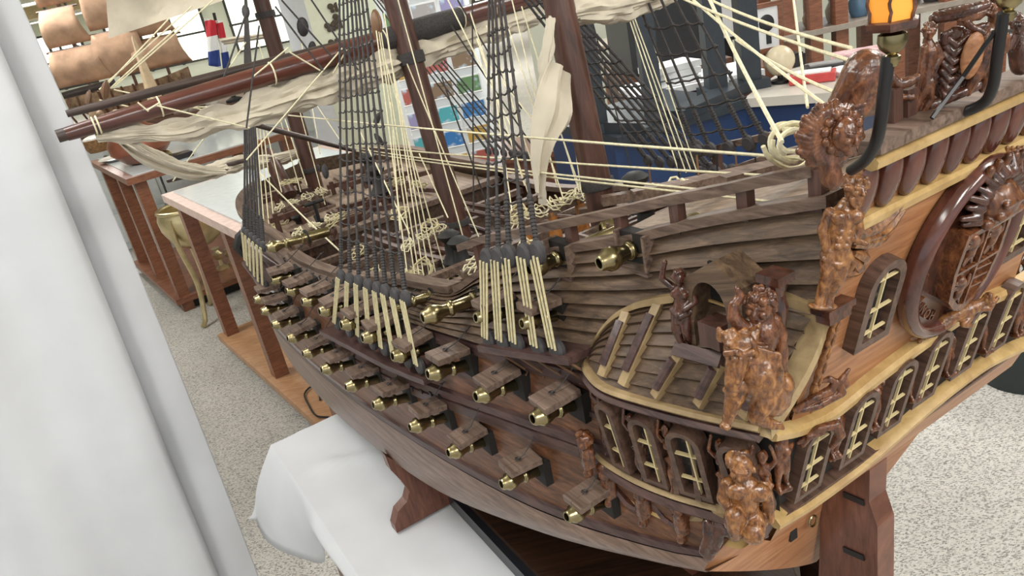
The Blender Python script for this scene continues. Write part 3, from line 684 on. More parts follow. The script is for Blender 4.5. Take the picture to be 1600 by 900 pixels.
edge_strip('gallery_floor', [p + Vector((0, -.006, .009)) for p in LP_], .016, .003, M['frame'], gal)
g = MB(); arcp = path([tuple(RE[1])] + [tuple(sh(*p, .008)) for p in ((926, 566), (931, 545), (940, 525), (953, 507), (970, 491), (990, 480), (1012, 472), (1066, 463))], 30)
g.grid([[p + o for p in arcp] for o in (Vector((0, .006, .004)), Vector((.004, .008, -.004)), Vector((.002, -.004, -.006)), Vector((0, -.006, .004)), Vector((0, .006, .004)))]); SP('arched_roof_edge', g, M['goldgrey'], parent=gal)
# stern edge of the gallery roof: two raking boards
for (a, b, w, mt) in ((Vector((.333, .158, 1.334)), Vector((.358, .200, 1.236)), .013, M['goldgrey']), (Vector((.352, .150, 1.322)), Vector((.372, .196, 1.240)), .010, M['goldgrey'])):
    pts = [a.lerp(b, t / 10) + Vector((-.002, -.014 * math.sin(PI * t / 10), 0)) for t in range(11)]; g = MB()
    g.grid([[p + o for p in pts] for o in (Vector((-.003, 0, .004)), Vector((w, .004, .004)), Vector((w, .004, -.006)), Vector((-.003, 0, -.006)), Vector((-.003, 0, .004)))]); SP('raking_board', g, mt, parent=gal, smooth=False)
g = MB(); g.bar((.345, .158, 1.328), (.42, .172, 1.338), .008, .010); SP('roof_ridge_board', g, M['goldgrey'], parent=gal, smooth=False)
# side windows with thick frames and small figures between them
def wallM(px, py, off=0.0):
    p = cast(wall_b, px, py) or Vector((.45, .21, 1.17)); i = min(range(NG), key=lambda k: (LP_[k].lerp(RP[k], .5) - p).length)
    t = (LP_[i + 1].lerp(RP[i + 1], .5) - LP_[max(0, i - 1)].lerp(RP[max(0, i - 1)], .5)).normalized(); u = (RP[i] - LP_[i]).normalized(); o = t.cross(u)
    if o.y < 0: o = -o
    o = o.normalized(); u = o.cross(t).normalized()
    if u.z < 0: u = -u
    p = LP_[i].lerp(RP[i], .5) + o * off
    return Matrix(((t.x, u.x, o.x, p.x), (t.y, u.y, o.y, p.y), (t.z, u.z, o.z, p.z), (0, 0, 0, 1))), p, o
for px, py, ww in ((961, 662, .025), (1013, 682, .028), (1080, 702, .033), (1158, 722, .033)):
    m, p, o = wallM(px, py, -.006); arched_window(m, ww, .084, .016, t=.0055, bars=(.14, -.22), parent=gal, vert=.14, name='gallery_window')
n = 20
for px, py in ((938, 650), (988, 672), (1046, 694), (1120, 716), (1190, 735)):
    m, p, o = wallM(px, py, .0); n += 1
    fuse('carved_figure', small_figure(n, 'up'), M['carve_dark'] if n < 23 else M['carve'], facing(p - Vector((0, 0, .046)) - o * .006, o + Vector((-.5, 0, 0)), .082) @ Matrix.Diagonal((.62, .7, 1, 1)), voxel=.016, sm=1)
g = MB(); m, p, o = wallM(930, 640, -.002)
for q in (-.011, .011): g.bar(p + m.col[0].to_3d() * q + Vector((0, 0, -.045)), p + m.col[0].to_3d() * q + Vector((0, 0, .048)), .006, .008, o)
SP('corner_post', g, M['frame'], parent=gal, smooth=False)
# cove below the sill with hanging carved bosses
lowp = path([tuple(sh(*p, .001)) for p in ((918, 690), (935, 735), (975, 778), (1040, 815))] + [(.415, .188, 1.072), (.402, .178, 1.085)], NG)
g = MB(); g.grid([[(LP_[i] + Vector((0, 0, -.010))).lerp(lowp[i], t) + Vector((0, -.012 * math.sin(PI * t), -.0)) for i in range(NG + 1)] for t in (0, .2, .4, .6, .8, 1)]); cove_b = BVHTree.FromPolygons([tuple(v) for v in g.v], g.f); SP('gallery_cove', g, M['gold'], parent=gal)
def boss(seed):
    g = MB(); head(g, (0, .12, .55), .25, (0, 1, -.2), seed=seed); limb(g, ((0, .05, .3), .2), ((.0, .1, -.05), .2), ((.03, .12, -.35), .13), ((.05, .16, -.55), .15))
    for i in range(5): limb(g, ((-.2, .12, .2 - i * .12), .05), ((0, .26, .14 - i * .12), .06), ((.2, .12, .2 - i * .12), .05))
    return g
for i, (px, py) in enumerate(((922, 705), (955, 752), (1008, 782), (1068, 806))):
    p = cast(cove_b, px, py) or sh(px, py, .01); fuse('hanging_boss', boss(i), M['carve'], facing(p + Vector((-.003, .004, 0)), (-.6, 1, 0), .036), voxel=.04, sm=1)
    if i:
        q0 = cast(cove_b, px - 45, py - 25) or p; g = MB(); g.tube([q0 + Vector((0, .004, 0)), q0.lerp(p, .5) + Vector((0, .006, -.010)), p + Vector((0, .006, -.012))], [.003, .005, .003], 6); SP('carved_swag', g, M['carve_dark'])
# hooded side window
HB = .200
HMAT = Matrix(((1, 0, 0, 0), (0, 0, 1, 0), (0, 1, 0, 0), (0, 0, 0, 1)))                 # x = u, y = z, extruded along b
hp = lambda x, y: (lambda p: (p.x, p.z))(sb(x, y, HB))
ol, orr, ot = hp(1088, 540), hp(1140, 540), hp(1116, 446)
uc, zc, ra = (ol[0] + orr[0]) / 2, ot[1] - .024, abs(ol[0] - orr[0]) / 2
inner_ = [(ol[0], ol[1])] + [(uc + ra * math.cos(PI * i / 12), zc + .024 * math.sin(PI * i / 12)) for i in range(13)] + [(orr[0], orr[1])]
bl, el, ap, er, br = hp(1074, 536), hp(1068, 434), hp(1112, 409), hp(1158, 452), hp(1162, 548)
g = MB(); g.prism([bl, el, ap, er, br, orr] + inner_[::-1][1:-1] + [ol], HMAT, HB - .03, HB); hood = SP('window_hood', g, M['topside'], parent=gal, smooth=False, label='small gabled hood over the side window')
g = MB(); g.prism([ol, (ol[0], zc + .03), (orr[0], zc + .03), orr], HMAT, HB - .024, HB - .021); SP('pane', g, M['glassdark'], parent=hood, smooth=False)
g = MB()
for q in (.25, .55, .85): zz = lerp(ol[1], ot[1], q); g.bar((ol[0], HB - .019, zz), (orr[0], HB - .019, zz), .002, .002)
g.bar((lerp(ol[0], orr[0], .7), HB - .019, ol[1]), (lerp(ol[0], orr[0], .7), HB - .019, ot[1]), .002, .002); SP('muntin', g, M['gold'], parent=hood, smooth=False)
g = MB(); a, b = hp(1098, 500), hp(1128, 546); g.box(((a[0] + b[0]) / 2, HB - .006, (a[1] + b[1]) / 2), (abs(a[0] - b[0]) * 1.2, .02, abs(a[1] - b[1]))); SP('window_seat', g, M['mast'], parent=hood, smooth=False)
g = MB(); a, b = cast(roof_b, 1062, 548) or Vector((.45, .2, 1.28)), cast(roof_b, 1135, 568) or Vector((.40, .2, 1.27)); g.bar(a + OUTG * .006, b + OUTG * .006, .012, .009, OUTG); SP('window_sill', g, M['wale'], parent=gal, smooth=False)
p = cast(roof_b, 1075, 545) or Vector((.44, .2, 1.27)); fuse('carved_figure', small_figure(41, 'up'), M['carve_dark'], facing(p, (-.4, 1, 0), .075), voxel=.016, sm=1)

# ================================================================== GUNS
BARREL = [(.0, -.055), (.0095, -.055), (.0095, -.045), (.0090, -.010), (.0086, -.008), (.0098, -.007), (.0098, -.004), (.0080, -.002), (.0072, .022), (.0085, .024), (.0085, .027), (.0070, .029), (.0072, .034), (.0098, .040), (.0116, .046), (.0112, .051), (.0086, .054), (.0080, .058), (.0066, .060), (.0048, .060), (.0048, .050), (0, .050)]
RINGS = [[(.0087, .0225), (.0094, .0235), (.0094, .0265), (.0087, .0275)]]
tmpl = {}
def cannon(muz, d, s=1.0, mat='brass', name='cannon', label=None):
    """muzzle at `muz`, barrel pointing along d; built once, then copied with its parts"""
    mm = dir_m(Vector(muz) - Vector(d).normalized() * .06 * s, d) @ Matrix.Scale(s, 4)
    if name not in tmpl:
        g = MB(); g.lathe(BARREL, n=16); b = mesh_obj(name, g, M[mat], ship)
        for r in RINGS: h = MB(); h.lathe(r, n=16); mesh_obj('reinforce_ring', h, M['brass'], b)
        h = MB(); h.lathe([(.0047, .051), (0, .051)], n=12); mesh_obj('bore', h, M['hole_shade'], b)
        tmpl[name] = b; c = b
    else:
        b = tmpl[name]; c = b.copy(); COL.objects.link(c); c.parent = ship
        for k in b.children: q = k.copy(); COL.objects.link(q); q.parent = c
    c.matrix_local = Matrix.Translation(-SBASE) @ mm
    return c
def gunport(p, s=1.0, lid=True, lanyard=True, seed=0):
    """dark square port in the side at p with an upturned lid and its lanyard"""
    rnd = random.Random(seed); b0 = hb(p.x, p.z); w, h = .034 * s, .036 * s
    g = MB(); g.box((p.x, b0 + .0015, p.z), (w, .011, h)); f = SP('gunport', g, M['hole_shade'], smooth=False)  # solid black block painted as the port's inner shade
    if lid:
        tilt = rnd.uniform(-.10, .12); D = .046 * s; yaw = rnd.uniform(-.10, .10); o = Vector((p.x, b0 + .005, p.z + h / 2 + .004))
        m = Matrix.Translation(o) @ Matrix.Rotation(yaw, 4, 'Z') @ Matrix.Rotation(tilt, 4, 'X'); g = MB()
        for q in (-1, 1): g.add([m @ Vector((q * w * .265 + i * w * .262, j, k)) for k in (-.004, .004) for j in (0, D) for i in (-1, 1)], [(0, 2, 3, 1), (4, 5, 7, 6), (0, 1, 5, 4), (2, 6, 7, 3), (0, 4, 6, 2), (1, 3, 7, 5)])
        l = SP('port_lid', g, M['rail'], parent=f, smooth=False, bevel=.0008)
        c = m @ Vector((0, D * .55, .005)); g = MB(); pts = [c + Vector((.003 * math.cos(a), .003 * math.sin(a), .001)) for a in [2 * PI * i / 10 for i in range(11)]]; g.tube(pts, .0006, 4); g.tube([c + Vector((.004, 0, 0)), c + Vector((-.004, 0, .001))], .0005, 4); SP('lid_ring', g, M['iron'], parent=l)
        if lanyard:
            z1 = p.z + .052 * s; q = Vector((p.x - .004, hb(p.x, z1) + .004, z1)); g = MB(); a0 = c
            g.tube([a0, a0.lerp(q, .35) + Vector((0, 0, -.004)), a0.lerp(q, .7) + Vector((0, 0, -.002)), q, q + Vector((0, -.006, .002))], .0008, 4); g.ell(q, .0022, n=6, k=4); SP('lid_lanyard', g, M['tar'], parent=f)
    return f
PROUD = .062
def broadside(pts, s0, s1, seed0):
    for i, (px, py) in enumerate(pts):
        s = lerp(s0, s1, i / max(1, len(pts) - 1)); muz = sh(px, py, PROUD * s)
        rnd = random.Random(seed0 + i); d = Vector((rnd.uniform(-.05, .02), 1, .20 + rnd.uniform(-.05, .05)))
        cannon(muz, d, s)
        gunport(muz - Vector((0, PROUD * s, .008 * s)), s, seed=seed0 + i)
broadside(((885, 808), (783, 757), (700, 708), (640, 668), (583, 633), (540, 605), (502, 578), (473, 553), (449, 529), (425, 508), (408, 487), (397, 469)), .88, 1.0, 100)
broadside(((832, 655), (743, 620), (668, 585), (613, 557), (566, 529), (533, 508), (499, 487), (472, 472), (447, 455), (424, 438)), .95, 1.0, 200)
broadside(((815, 506), (743, 497)), .82, .86, 300)
for px, py, s in ((660, 497, 1.05), (614, 482, .85), (417, 388, 1.0)):
    muz = sh(px, py, .075 * s); cannon(muz, (.02, 1, .06), s)
    p = muz - Vector((0, .075 * s, .004)); g = MB(); g.lathe([(0, 0), (.014 * s, 0), (.014 * s, .003), (0, .003)], dir_m((p.x, hb(p.x, p.z) - .001, p.z), (0, 1, 0))); SP('gunport', g, M['hole_shade'])
# two larger guns in notches of the quarterdeck bulwark
for px, py, s in ((936, 412, 1.0), (826, 422, .95)):
    muz = sh(px, py, .045); cannon(muz, (.05, 1, -.02), s)
    p = muz - Vector((.004, .045, .0)); b0 = lb('T', p.x) + .004; g = MB(); g.box((p.x, b0, p.z), (.036, .012, .034)); f = SP('gunport', g, M['hole_shade'], smooth=False)
    g = MB()
    for q in (-1, 1): g.box((p.x + q * .019, b0 + .003, p.z), (.003, .016, .036))
    g.box((p.x, b0 + .003, p.z - .0185), (.041, .016, .004)); SP('port_frame', g, M['rail'], parent=f, smooth=False)

# ================================================================== POOP RAILINGS, both sides
URP = [(720, 386), (760, 372), (800, 365), (845, 356), (960, 332), (1045, 312), (1130, 296), (1200, 280), (1240, 273), (1275, 264)]
def on_top(px, py):                                       # pixel -> the vertical sheet above the top of the side
    r = sray(px, py); best = None
    for i in range(2000):
        p = SO + r * (.3 + i * .0007)
        if p.y - lb('T', p.x) <= 0: return p
    return p
UR = [on_top(*p) for p in URP]
for sgn in (1, -1):
    g = MB(); P = [Vector((p.x, sgn * p.y, p.z)) for p in UR]; rows = [[] for _ in range(5)]
    for p in P:
        for r, (a, c) in zip(rows, ((-.006, -.0045), (.006, -.0045), (.006, .0045), (-.006, .0045), (-.006, -.0045))): r.append(p + Vector((0, a, c)))
    g.grid(rows)
    for e in (0, -1): g.add([r[e] for r in rows[:4]], [(0, 1, 2, 3)])
    SP('handrail', g, M['rail'], smooth=False)
    for px, py in ((745, 378), (890, 347), (968, 330), (1056, 310), (1163, 288), (1278, 264)):
        p = on_top(px, py); z0 = lz('T', p.x) - .02; g = MB(); g.box((p.x, sgn * p.y, (p.z + z0) / 2), (.011, .009, p.z - z0)); SP('stanchion', g, M['mast'], smooth=False)
# inner pin rail across the quarterdeck with orange posts
def pinrail(a, b, posts, post_mat, zfoot, n=5):
    a, b = Vector(a), Vector(b); g = MB(); g.bar(a, b, .014, .010); r = SP('pin_rail', g, M['rail'], smooth=False)
    for i in range(posts):
        p = a.lerp(b, (i + .5) / posts); h = p.z - zfoot; g = MB(); g.lathe([(.006, 0), (.009, .1 * h), (.006, .3 * h), (.010, .6 * h), (.010, .75 * h), (.006, .85 * h), (.008, h)], Matrix.Translation((p.x, p.y, zfoot)), n=8); SP('turned_post', g, post_mat, parent=r)
    for i in range(n):
        p = a.lerp(b, (i + .5) / n); coil(p + Vector((0, .004, .006)), .010, i, r, th=.0012)
def coil(c, r, seed, parent=None, turns=3, mat='cord', tilt=None, name='rope_coil', th=.0016):
    rnd = random.Random(seed * 17 + 3); m = Matrix.Rotation(rnd.uniform(-.6, .6) if tilt is None else tilt, 4, 'X') @ Matrix.Rotation(rnd.uniform(-.6, .6), 4, 'Y'); pts = []
    for i in range(turns * 12 + 1):
        a = 2 * PI * i / 12; k = r * (1 + .18 * math.sin(i * 1.7 + seed) + .1 * math.sin(i * .6)); pts.append(Vector(c) + m @ Vector((k * math.cos(a), k * 1.2 * math.sin(a), .002 * i / 6 - .004 + .002 * math.sin(i * 2.3))))
    g = MB(); g.tube(pts, th, 5); return SP(name, g, M[mat], parent=parent)
pinrail(su(800, 358, .93), su(925, 302, .86), 3, M['orange_post'], 1.15, 6)
pinrail(su(722, 430, .875), su(850, 385, .862), 2, M['orange_post'], 1.13, 3)
pinrail(su(457, 374, 1.53), su(535, 340, 1.53), 2, M['mast'], 1.13, 3)
pinrail(su(430, 332, 1.80), su(515, 300, 1.80), 3, M['mast'], 1.12, 4)
pinrail(su(630, 395, 1.22), su(700, 357, 1.22), 2, M['mast'], 1.09, 3)

# ================================================================== MASTS, YARDS, SAILS
def mast(pts, r0, r1, name='mast', mat='mast', facets=12):
    g = MB(); a, b = Vector(pts[0]), Vector(pts[1]); g.tube([a.lerp(b, i / 8) for i in range(9)], [lerp(r0, r1, i / 8) for i in range(9)], facets); return SP(name, g, M[mat])
def mband(mst, pts, t, r, h, mat='iron'):
    a, b = Vector(pts[0]), Vector(pts[1]); p = a.lerp(b, t); g = MB(); d = (b - a).normalized(); g.lathe([(r * .9, -h / 2), (r * 1.08, -h / 2), (r * 1.12, 0), (r * 1.08, h / 2), (r * .9, h / 2)], dir_m(p, d), n=14); SP('mast_band', g, M[mat], parent=mst)
def ext(a, b, z0, z1):                                    # line through a,b between heights z0 and z1
    d = (b - a) / (b.z - a.z); return a + d * (z0 - a.z), a + d * (z1 - a.z)
MZ = ext(su(940, 320, .803), su(872, 0, .831), 1.12, 2.1)
MM = ext(su(716, 355, 1.27), su(617, 0, 1.324), 1.0, 2.15)
MF = ext(su(503, 325, 1.98), su(408, 0, 1.97), 1.0, 2.1)
mz = mast(MZ, .0200, .0185); mm_ = mast(MM, .0215, .0195); mf = mast(MF, .0215, .018)
for t, h in ((.155, .012), (.42, .02)): mband(mm_, MM, t, .0225, h, 'tar')
for t, h in ((.20, .012), (.40, .02), (.55, .014)): mband(mf, MF, t, .0215, h, 'tar')
mband(mz, MZ, .2, .021, .012, 'tar')
for (a, b), mst in ((MM, mm_), (MF, mf), (MZ, mz)):       # rope wooldings low on the mast
    p = a.lerp(b, .10 if mst is mm_ else .13); coil(p + Vector((-.0, .016, 0)), .018, 3, mst, 4, 'tar', .1, 'mast_lashing', .004)
g = MB(); a, b = su(418, 238, 2.02), su(452, 306, 1.92); g.tube([a, b], [.018, .021], 10); SP('bowsprit_heel', g, M['mast'])
# tapering yards
def yard(a, b, r, name, mat='yard', taper=.62, ov=0.0):
    a, b = Vector(a), Vector(b); g = MB(); n = 16; g.tube([a.lerp(b, i / n) for i in range(n + 1)], [r * (taper + (1 - taper) * math.sin(PI * i / n) ** .7) for i in range(n + 1)], 12); return SP(name, g, M[mat])
YA, YB = su(103, 210, 1.33), su(1010, -58, 1.33)
yd = yard(YA, YB, .0185, 'main_yard', taper=.55)
g = MB(); g.tube([YA + Vector((0, .012, 0)), YA.lerp(YB, .045)], [.0095, .0100], 12); SP('yardarm', g, M['spar_dark'], parent=yd)
g = MB(); P = [YA.lerp(YB, t / 20) for t in range(9, 13)]; g.tube(P, [.0195, .021, .021, .0195], 12); SP('yard_sling', g, M['tar'], parent=yd)
for t in (.035, .04, .12, .28, .46, .6, .66, .8):
    p = YA.lerp(YB, t); g = MB(); g.tube([p + Vector((.021 * math.cos(a), .004 * math.sin(a * .5), .021 * math.sin(a))) * (.75 if t < .1 else .95) + p * 0 for a in [2 * PI * i / 12 for i in range(13)]], .0013, 5) if False else g.tube([p + Vector((.0195 * (.62 + .38 * math.sin(PI * t)) * math.cos(a), 0, .0195 * (.62 + .38 * math.sin(PI * t)) * math.sin(a))) for a in [2 * PI * i / 12 for i in range(13)]], .0014, 5); SP('gasket', g, M['cord'], parent=yd)
Y2 = (su(104, 178, 1.5), su(560, 62, 1.5)); yard(*Y2, .0085, 'fore_yard', 'spar_dark', .7)
Y3 = (su(98, 150, 2.15), su(180, 128, 2.15)); yard(*Y3, .009, 'fore_yard', 'spar_dark', .9)
yard(su(338, 179, 1.75), su(556, 236, 1.72), .0062, 'sprit_spar', 'spar_dark', .7)
yard(su(385, 250, 1.95), su(262, 283, 2.12), .006, 'sprit_spar', 'spar_dark', .8)
# furled and hanging sails
def furled(name, path_, rad, seed, mat='sail', drop=.9, wob=1.0):
    rnd = random.Random(seed); rows = []; n = len(path_) - 1; K = 40; n_in = len(path_); path_ = [path_[0].lerp(path_[0], 0)] and path([tuple(p) for p in path_], n_in * 3); rad = [sinterp(i / 3 / 1.0 * (len(rad) - 1) / n_in, list(range(len(rad))), rad) for i in range(n_in * 3 + 1)]
    for i, (p, r) in enumerate(zip(path_, rad)):
        row = []
        for k in range(K + 1):
            a = 2 * PI * (k % K) / K; q = Vector((math.cos(a), 0, math.sin(a) * drop)); nn = noise.noise(Vector((i * .16, math.cos(a) * 1.3, math.sin(a) * 1.3 + seed))) * .6 + noise.noise(Vector((i * .10, math.cos(a) * 4.5, math.sin(a) * 4.5 + seed + 5))) * .42 + noise.noise(Vector((i * .45, math.cos(a) * 3, math.sin(a) * 3 + seed))) * .15
            row.append(p + q * r * (1 + nn * wob))
        rows.append(row)
    g = MB(); g.grid(rows); g.add(rows[0][:-1], [tuple(range(K))]); g.add(rows[-1][:-1], [tuple(range(K))]); return SP(name, g, M[mat])
def pxpath(tab, u, n=26):
    pts = [su(x, y, u) for x, y in tab]; L = path([tuple(p) for p in pts], n); return L
def sailpatch(name, L, R, u0, bulge=.02, n=14, mat='sail'):     # cloth between two traced edges, wrinkled, hanging at depth u0
    rows = []; A, B = pxpath(L, u0, n), pxpath(R, u0, n)
    for j in range(11):
        t = j / 10; rows.append([A[i].lerp(B[i], t) + Vector((-bulge * math.sin(PI * t) * math.sin(PI * (i / n) * .8 + .3) + .010 * noise.noise(A[i].lerp(B[i], t) * 18) + .005 * math.sin(t * 13 + i * .25), 0, .0)) for i in range(n + 1)])
    back = [[p + Vector((.0025, 0, 0)) for p in r] for r in rows]; g = MB(); g.grid(rows); g.grid(back)
    for e in (0, -1): g.grid([[r[e] for r in rows], [r[e] for r in back]])
    for q in (0, -1): g.grid([rows[q], back[q]])
    return SP(name, g, M[mat])
furled('furled_main_sail', pxpath([(150, 214), (210, 209), (270, 206), (330, 190), (400, 171), (460, 150), (520, 131), (590, 106), (680, 76), (760, 48), (840, 22)], 1.34, 44), [lerp(.009, .030, min(1, i / 16)) * (1 - .35 * max(0, (i - 26) / 18)) for i in range(45)], 3)
furled('furled_main_sail', pxpath([(195, 213), (235, 238), (280, 257), (330, 266), (352, 268)], 1.36, 16), [.013 - .007 * i / 16 for i in range(17)], 9)
sailpatch('hanging_clew', [(176, 212), (240, 240), (310, 262), (360, 262)], [(178, 218), (225, 258), (300, 282), (352, 272)], 1.40, .006)
g = MB(); 
furled('stowed_sail', pxpath([(860, 30), (855, 80), (850, 130), (846, 190), (842, 240), (845, 290), (848, 318)], .80, 24), [.008 + .007 * math.sin(PI * i / 24) ** 2 for i in range(25)], 21, drop=.35, wob=1.3)
furled('stowed_sail', pxpath([(880, 26), (910, 20), (950, 16), (1000, 4), (1050, -10)], .83, 16), [.012 + .006 * math.sin(PI * i / 16) for i in range(17)], 31, wob=.7)
sailpatch('mizzen_sail', [(882, -40), (900, 10), (915, 28)], [(1020, -60), (1000, 5), (990, 12)], .86, .01)
sailpatch('mizzen_sail', [(862, 92), (842, 150), (833, 220), (836, 300)], [(890, 120), (893, 182), (866, 230), (846, 312)], .78, .012)
sailpatch('fore_topsail', [(166, -60), (167, 0), (170, 60)], [(520, -160), (400, -40), (345, 2)], 1.9, -.05)
sailpatch('fore_sail', [(340, 60), (430, 50)], [(350, 70), (420, 60)], 2.1)
g = MB()
furled('furled_fore_sail', pxpath([(275, 272), (330, 268), (385, 254), (430, 250), (470, 236)], 2.0, 18), [.009 + .009 * math.sin(PI * i / 18) for i in range(19)], 12, wob=1)
furled('furled_fore_sail', pxpath([(405, 255), (440, 250), (470, 240)], 2.05, 10), [.012] * 11, 14)

# ================================================================== STANDING RIGGING
def rope(a, b, r, mat, name, parent=None, sag=0.0, n=1):
    a, b = Vector(a), Vector(b); k = 8 if sag else max(1, n); g = MB()
    g.tube([a.lerp(b, i / k) + Vector((0, 0, -sag * 4 * (i / k) * (1 - i / k))) for i in range(k + 1)], r, 5); return SP(name, g, M[mat], parent=parent)
def deadeye(c, r, out, name, parent, n=12):
    g = MB(); m = dir_m(c, out); g.lathe([(0, -.0045), (r * .75, -.0045), (r, -.002), (r, .002), (r * .75, .0045), (0, .0045)], m, n); o = SP(name, g, M['deadeye'], parent=parent)
    return o
def shroud_gang(uppers, lowers, target_, nrat, rat0, rat1, r, sgn=1, thick=True, lan=True, de=.0115, tn=.0007):
    gp = group_part('shroud_rigging'); tops = []
    for k_, (U_, L_) in enumerate(zip(uppers, lowers)):
        target = target_[k_] if isinstance(target_, list) else target_
        U, Lw = Vector((U_.x, sgn * U_.y, U_.z)), Vector((L_.x, sgn * L_.y, L_.z)); T = Vector((target.x, sgn * target.y, target.z))
        d = (T - U).normalized(); s = group_part('shroud', gp) if False else None
        g = MB(); g.tube([U + d * .010, T], [r, r * .9], 6); sr = SP('shroud', g, M['tar'], parent=gp)
        g = MB()
        if thick:
            for i in range(13): q = U + d * (.012 + i * .0038); g.tube([q, q + d * .003], [r * 1.9, r * 1.75], 6)
            SP('seizing', g, M['tar'], parent=gp)
        out = Vector((0, sgn if U.y * sgn > 0 else -sgn, .15)); deadeye(U, de, out, 'upper_deadeye', gp); deadeye(Lw, de * .95, out, 'lower_deadeye', gp)
        if lan:
            for q in (-.55, 0, .55):
                X = Vector((1, 0, 0)) * (q * de); g = MB(); g.tube([U + X + out * .0055 - Vector((0, 0, .002)), Lw + X * .8 + out * .0055 + Vector((0, 0, .003))], .0013, 5); SP('lanyard', g, M['cord_old'], parent=gp)
        tops.append((U, T))
    for j in range(nrat):
        t = lerp(rat0, rat1, j / (nrat - 1)); P = []
        zz = [u.lerp(tt, t) for u, tt in tops]; zz = [p + Vector((0, 0, .004 * noise.noise(p * 60))) for p in zz]; P = [zz[0] + (zz[0] - zz[1]) * .25] + zz + [zz[-1] + (zz[-1] - zz[-2]) * .25]
        Q = []
        for a, b in zip(P, P[1:]): Q += [a, a.lerp(b, .5) + Vector((0, 0, -.0022))]
        g = MB(); g.tube(Q + [P[-1]], tn, 4)
        for p in zz: g.ell(p, tn * 2.2, n=6, k=4)
        SP('ratline', g, M['tar'], parent=gp)
    return gp
def channel(pts, depth, name='channel'):
    g = MB(); rows = [[], [], [], [], []]
    for p in pts:
        for r, (a, c) in zip(rows, ((-depth, -.004), (0, -.004), (0, .004), (-depth, .004), (-depth, -.004))): r.append(p + Vector((0, a, c)))
    g.grid(rows)
    for e in (0, -1): g.add([r[e] for r in rows[:4]], [(0, 1, 2, 3)])
    return SP(name, g, M['wale'], smooth=False)
# main shrouds
low = [sh(lerp(528, 657, i / 7), lerp(506, 572, (i / 7) ** .95), .034) for i in range(8)]
upp = [sb(x, y, 0) for x, y in ((532, 428),)]
def up_at(px, py, b): return sb(px, py, b)
upl = [up_at(x, y, l.y - .012) for (x, y), l in zip(((533, 432), (547, 438), (561, 441), (576, 447), (590, 452), (603, 456), (618, 462), (634, 466)), low)]
TM_ = su(530, -330, 1.29); TM_.y = .02
shroud_gang(upl, low, TM_, 19, .075, .64, .0019, tn=.0011)
shroud_gang(upl, low, TM_, 22, .06, .74, .0026, sgn=-1, lan=False, tn=.0016)
ch = [sh(x, y, .040) for x, y in ((500, 520), (530, 536), (560, 552), (600, 573), (640, 590), (662, 598))]; channel(ch, .048)
# mizzen shrouds
low = [sh(x, y, .034) for x, y in ((765, 530), (787, 534), (809, 537), (842, 543), (871, 547))]
upl = [up_at(x, y, l.y - .012) for (x, y), l in zip(((762, 405), (779, 403), (796, 399), (820, 398), (840, 395)), low)]
TZ = su(765, -150, .80)
shroud_gang(upl, low, TZ, 9, .14, .62, .0017, de=.0125, tn=.0011)
su_ = [sb(x, y, -.185) for x, y in ((1088, 236), (1110, 234), (1138, 231), (1170, 224), (1196, 218))]
shroud_gang(su_, [p - Vector((0, .006, .035)) for p in su_], [sb(x, y, -.12) for x, y in ((972, -60), (986, -60), (1006, -60), (1024, -60), (1042, -60))], 6, .10, .82, .0020, sgn=1, lan=False, tn=.0014)
ch = [sh(x, y, .042) for x, y in ((746, 545), (790, 552), (840, 560), (888, 566))]; channel(ch, .05)
for i in range(5):                                        # chain plates under the mizzen channel
    a = ch[0].lerp(ch[-1], .2 + i * .19); q = a + Vector((-.012, -.034, -.034)); q.y = hb(q.x, q.z) + .003; g = MB(); g.tube([a + Vector((0, -.006, -.004)), q, q + Vector((0, .004, -.004))], .0013, 5); SP('chain_plate', g, M['blockwood'])
for i in range(8):
    q = sh(lerp(590, 690, i / 7), lerp(590, 618, i / 7), .003); g = MB(); g.box(q, (.006, .008, .006)); SP('cleat', g, M['iron'], smooth=False)
# fore shrouds
low = [sh(x, y, .034) for x, y in ((387, 408), (391, 416), (396, 424), (402, 433), (408, 441), (415, 446))]
upl = [up_at(x, y, l.y - .01) for (x, y), l in zip(((382, 362), (387, 366), (393, 371), (399, 376), (405, 381), (411, 385)), low)]
TF = su(383, -30, 1.93)
shroud_gang(upl, low, TF, 9, .10, .62, .0026)
shroud_gang(upl, low, Vector((MF[1].x, .02, 2.0)), 10, .08, .7, .0018, sgn=-1, lan=False)
ch = [sh(x, y, .040) for x, y in ((378, 412), (392, 430), (408, 449))]; channel(ch, .05)

# ================================================================== RUNNING RIGGING: each cord from a to b
def cord(a, b, r=.0011, mat='cord', sag=0.0): rope(a, b, r, mat, 'rigging_cord', sag=sag)
for (x0, y0, u0), (x1, y1, u1), r in (((390, 173, 1.9), (1250, 247, .37), .0014), ((545, 226, 1.72), (1300, 280, .36), .0013), ((552, 231, 1.72), (1112, 298, .46), .0013), ((556, 236, 1.72), (1215, 316, .40), .0013), ((390, 188, 1.9), (552, 232, 1.72), .0022), ((398, 262, 1.85), (535, 396, 1.35), .0016),
        ((1040, -40, .7), (1290, 165, .33), .0013), ((1090, -10, .62), (1330, 75, .32), .0013), ((1030, -20, .7), (1345, 100, .31), .0013), ((1100, -20, .6), (1222, 222, .36), .0017), ((1238, -20, .5), (1262, 168, .38), .0012), ((1150, 62, .55), (1345, 160, .31), .0013)):
    cord(su(x0, y0, u0), su(x1, y1, u1), r, sag=.004)
LN = [((588, 48), (636, 424)), ((592, 50), (648, 430)), ((595, 50), (655, 432)), ((600, 20), (662, 432)), ((605, 60), (672, 436)), ((610, 90), (683, 438)), ((604, 100), (700, 440)), ((622, 0), (724, 372)), ((636, 100), (748, 370)), ((560, 200), (640, 365)), ((610, 160), (625, 360)), ((655, 240), (700, 340))]
for i, (a, b) in enumerate(LN): cord(su(*a, 1.24), su(*b, 1.05), .0011)
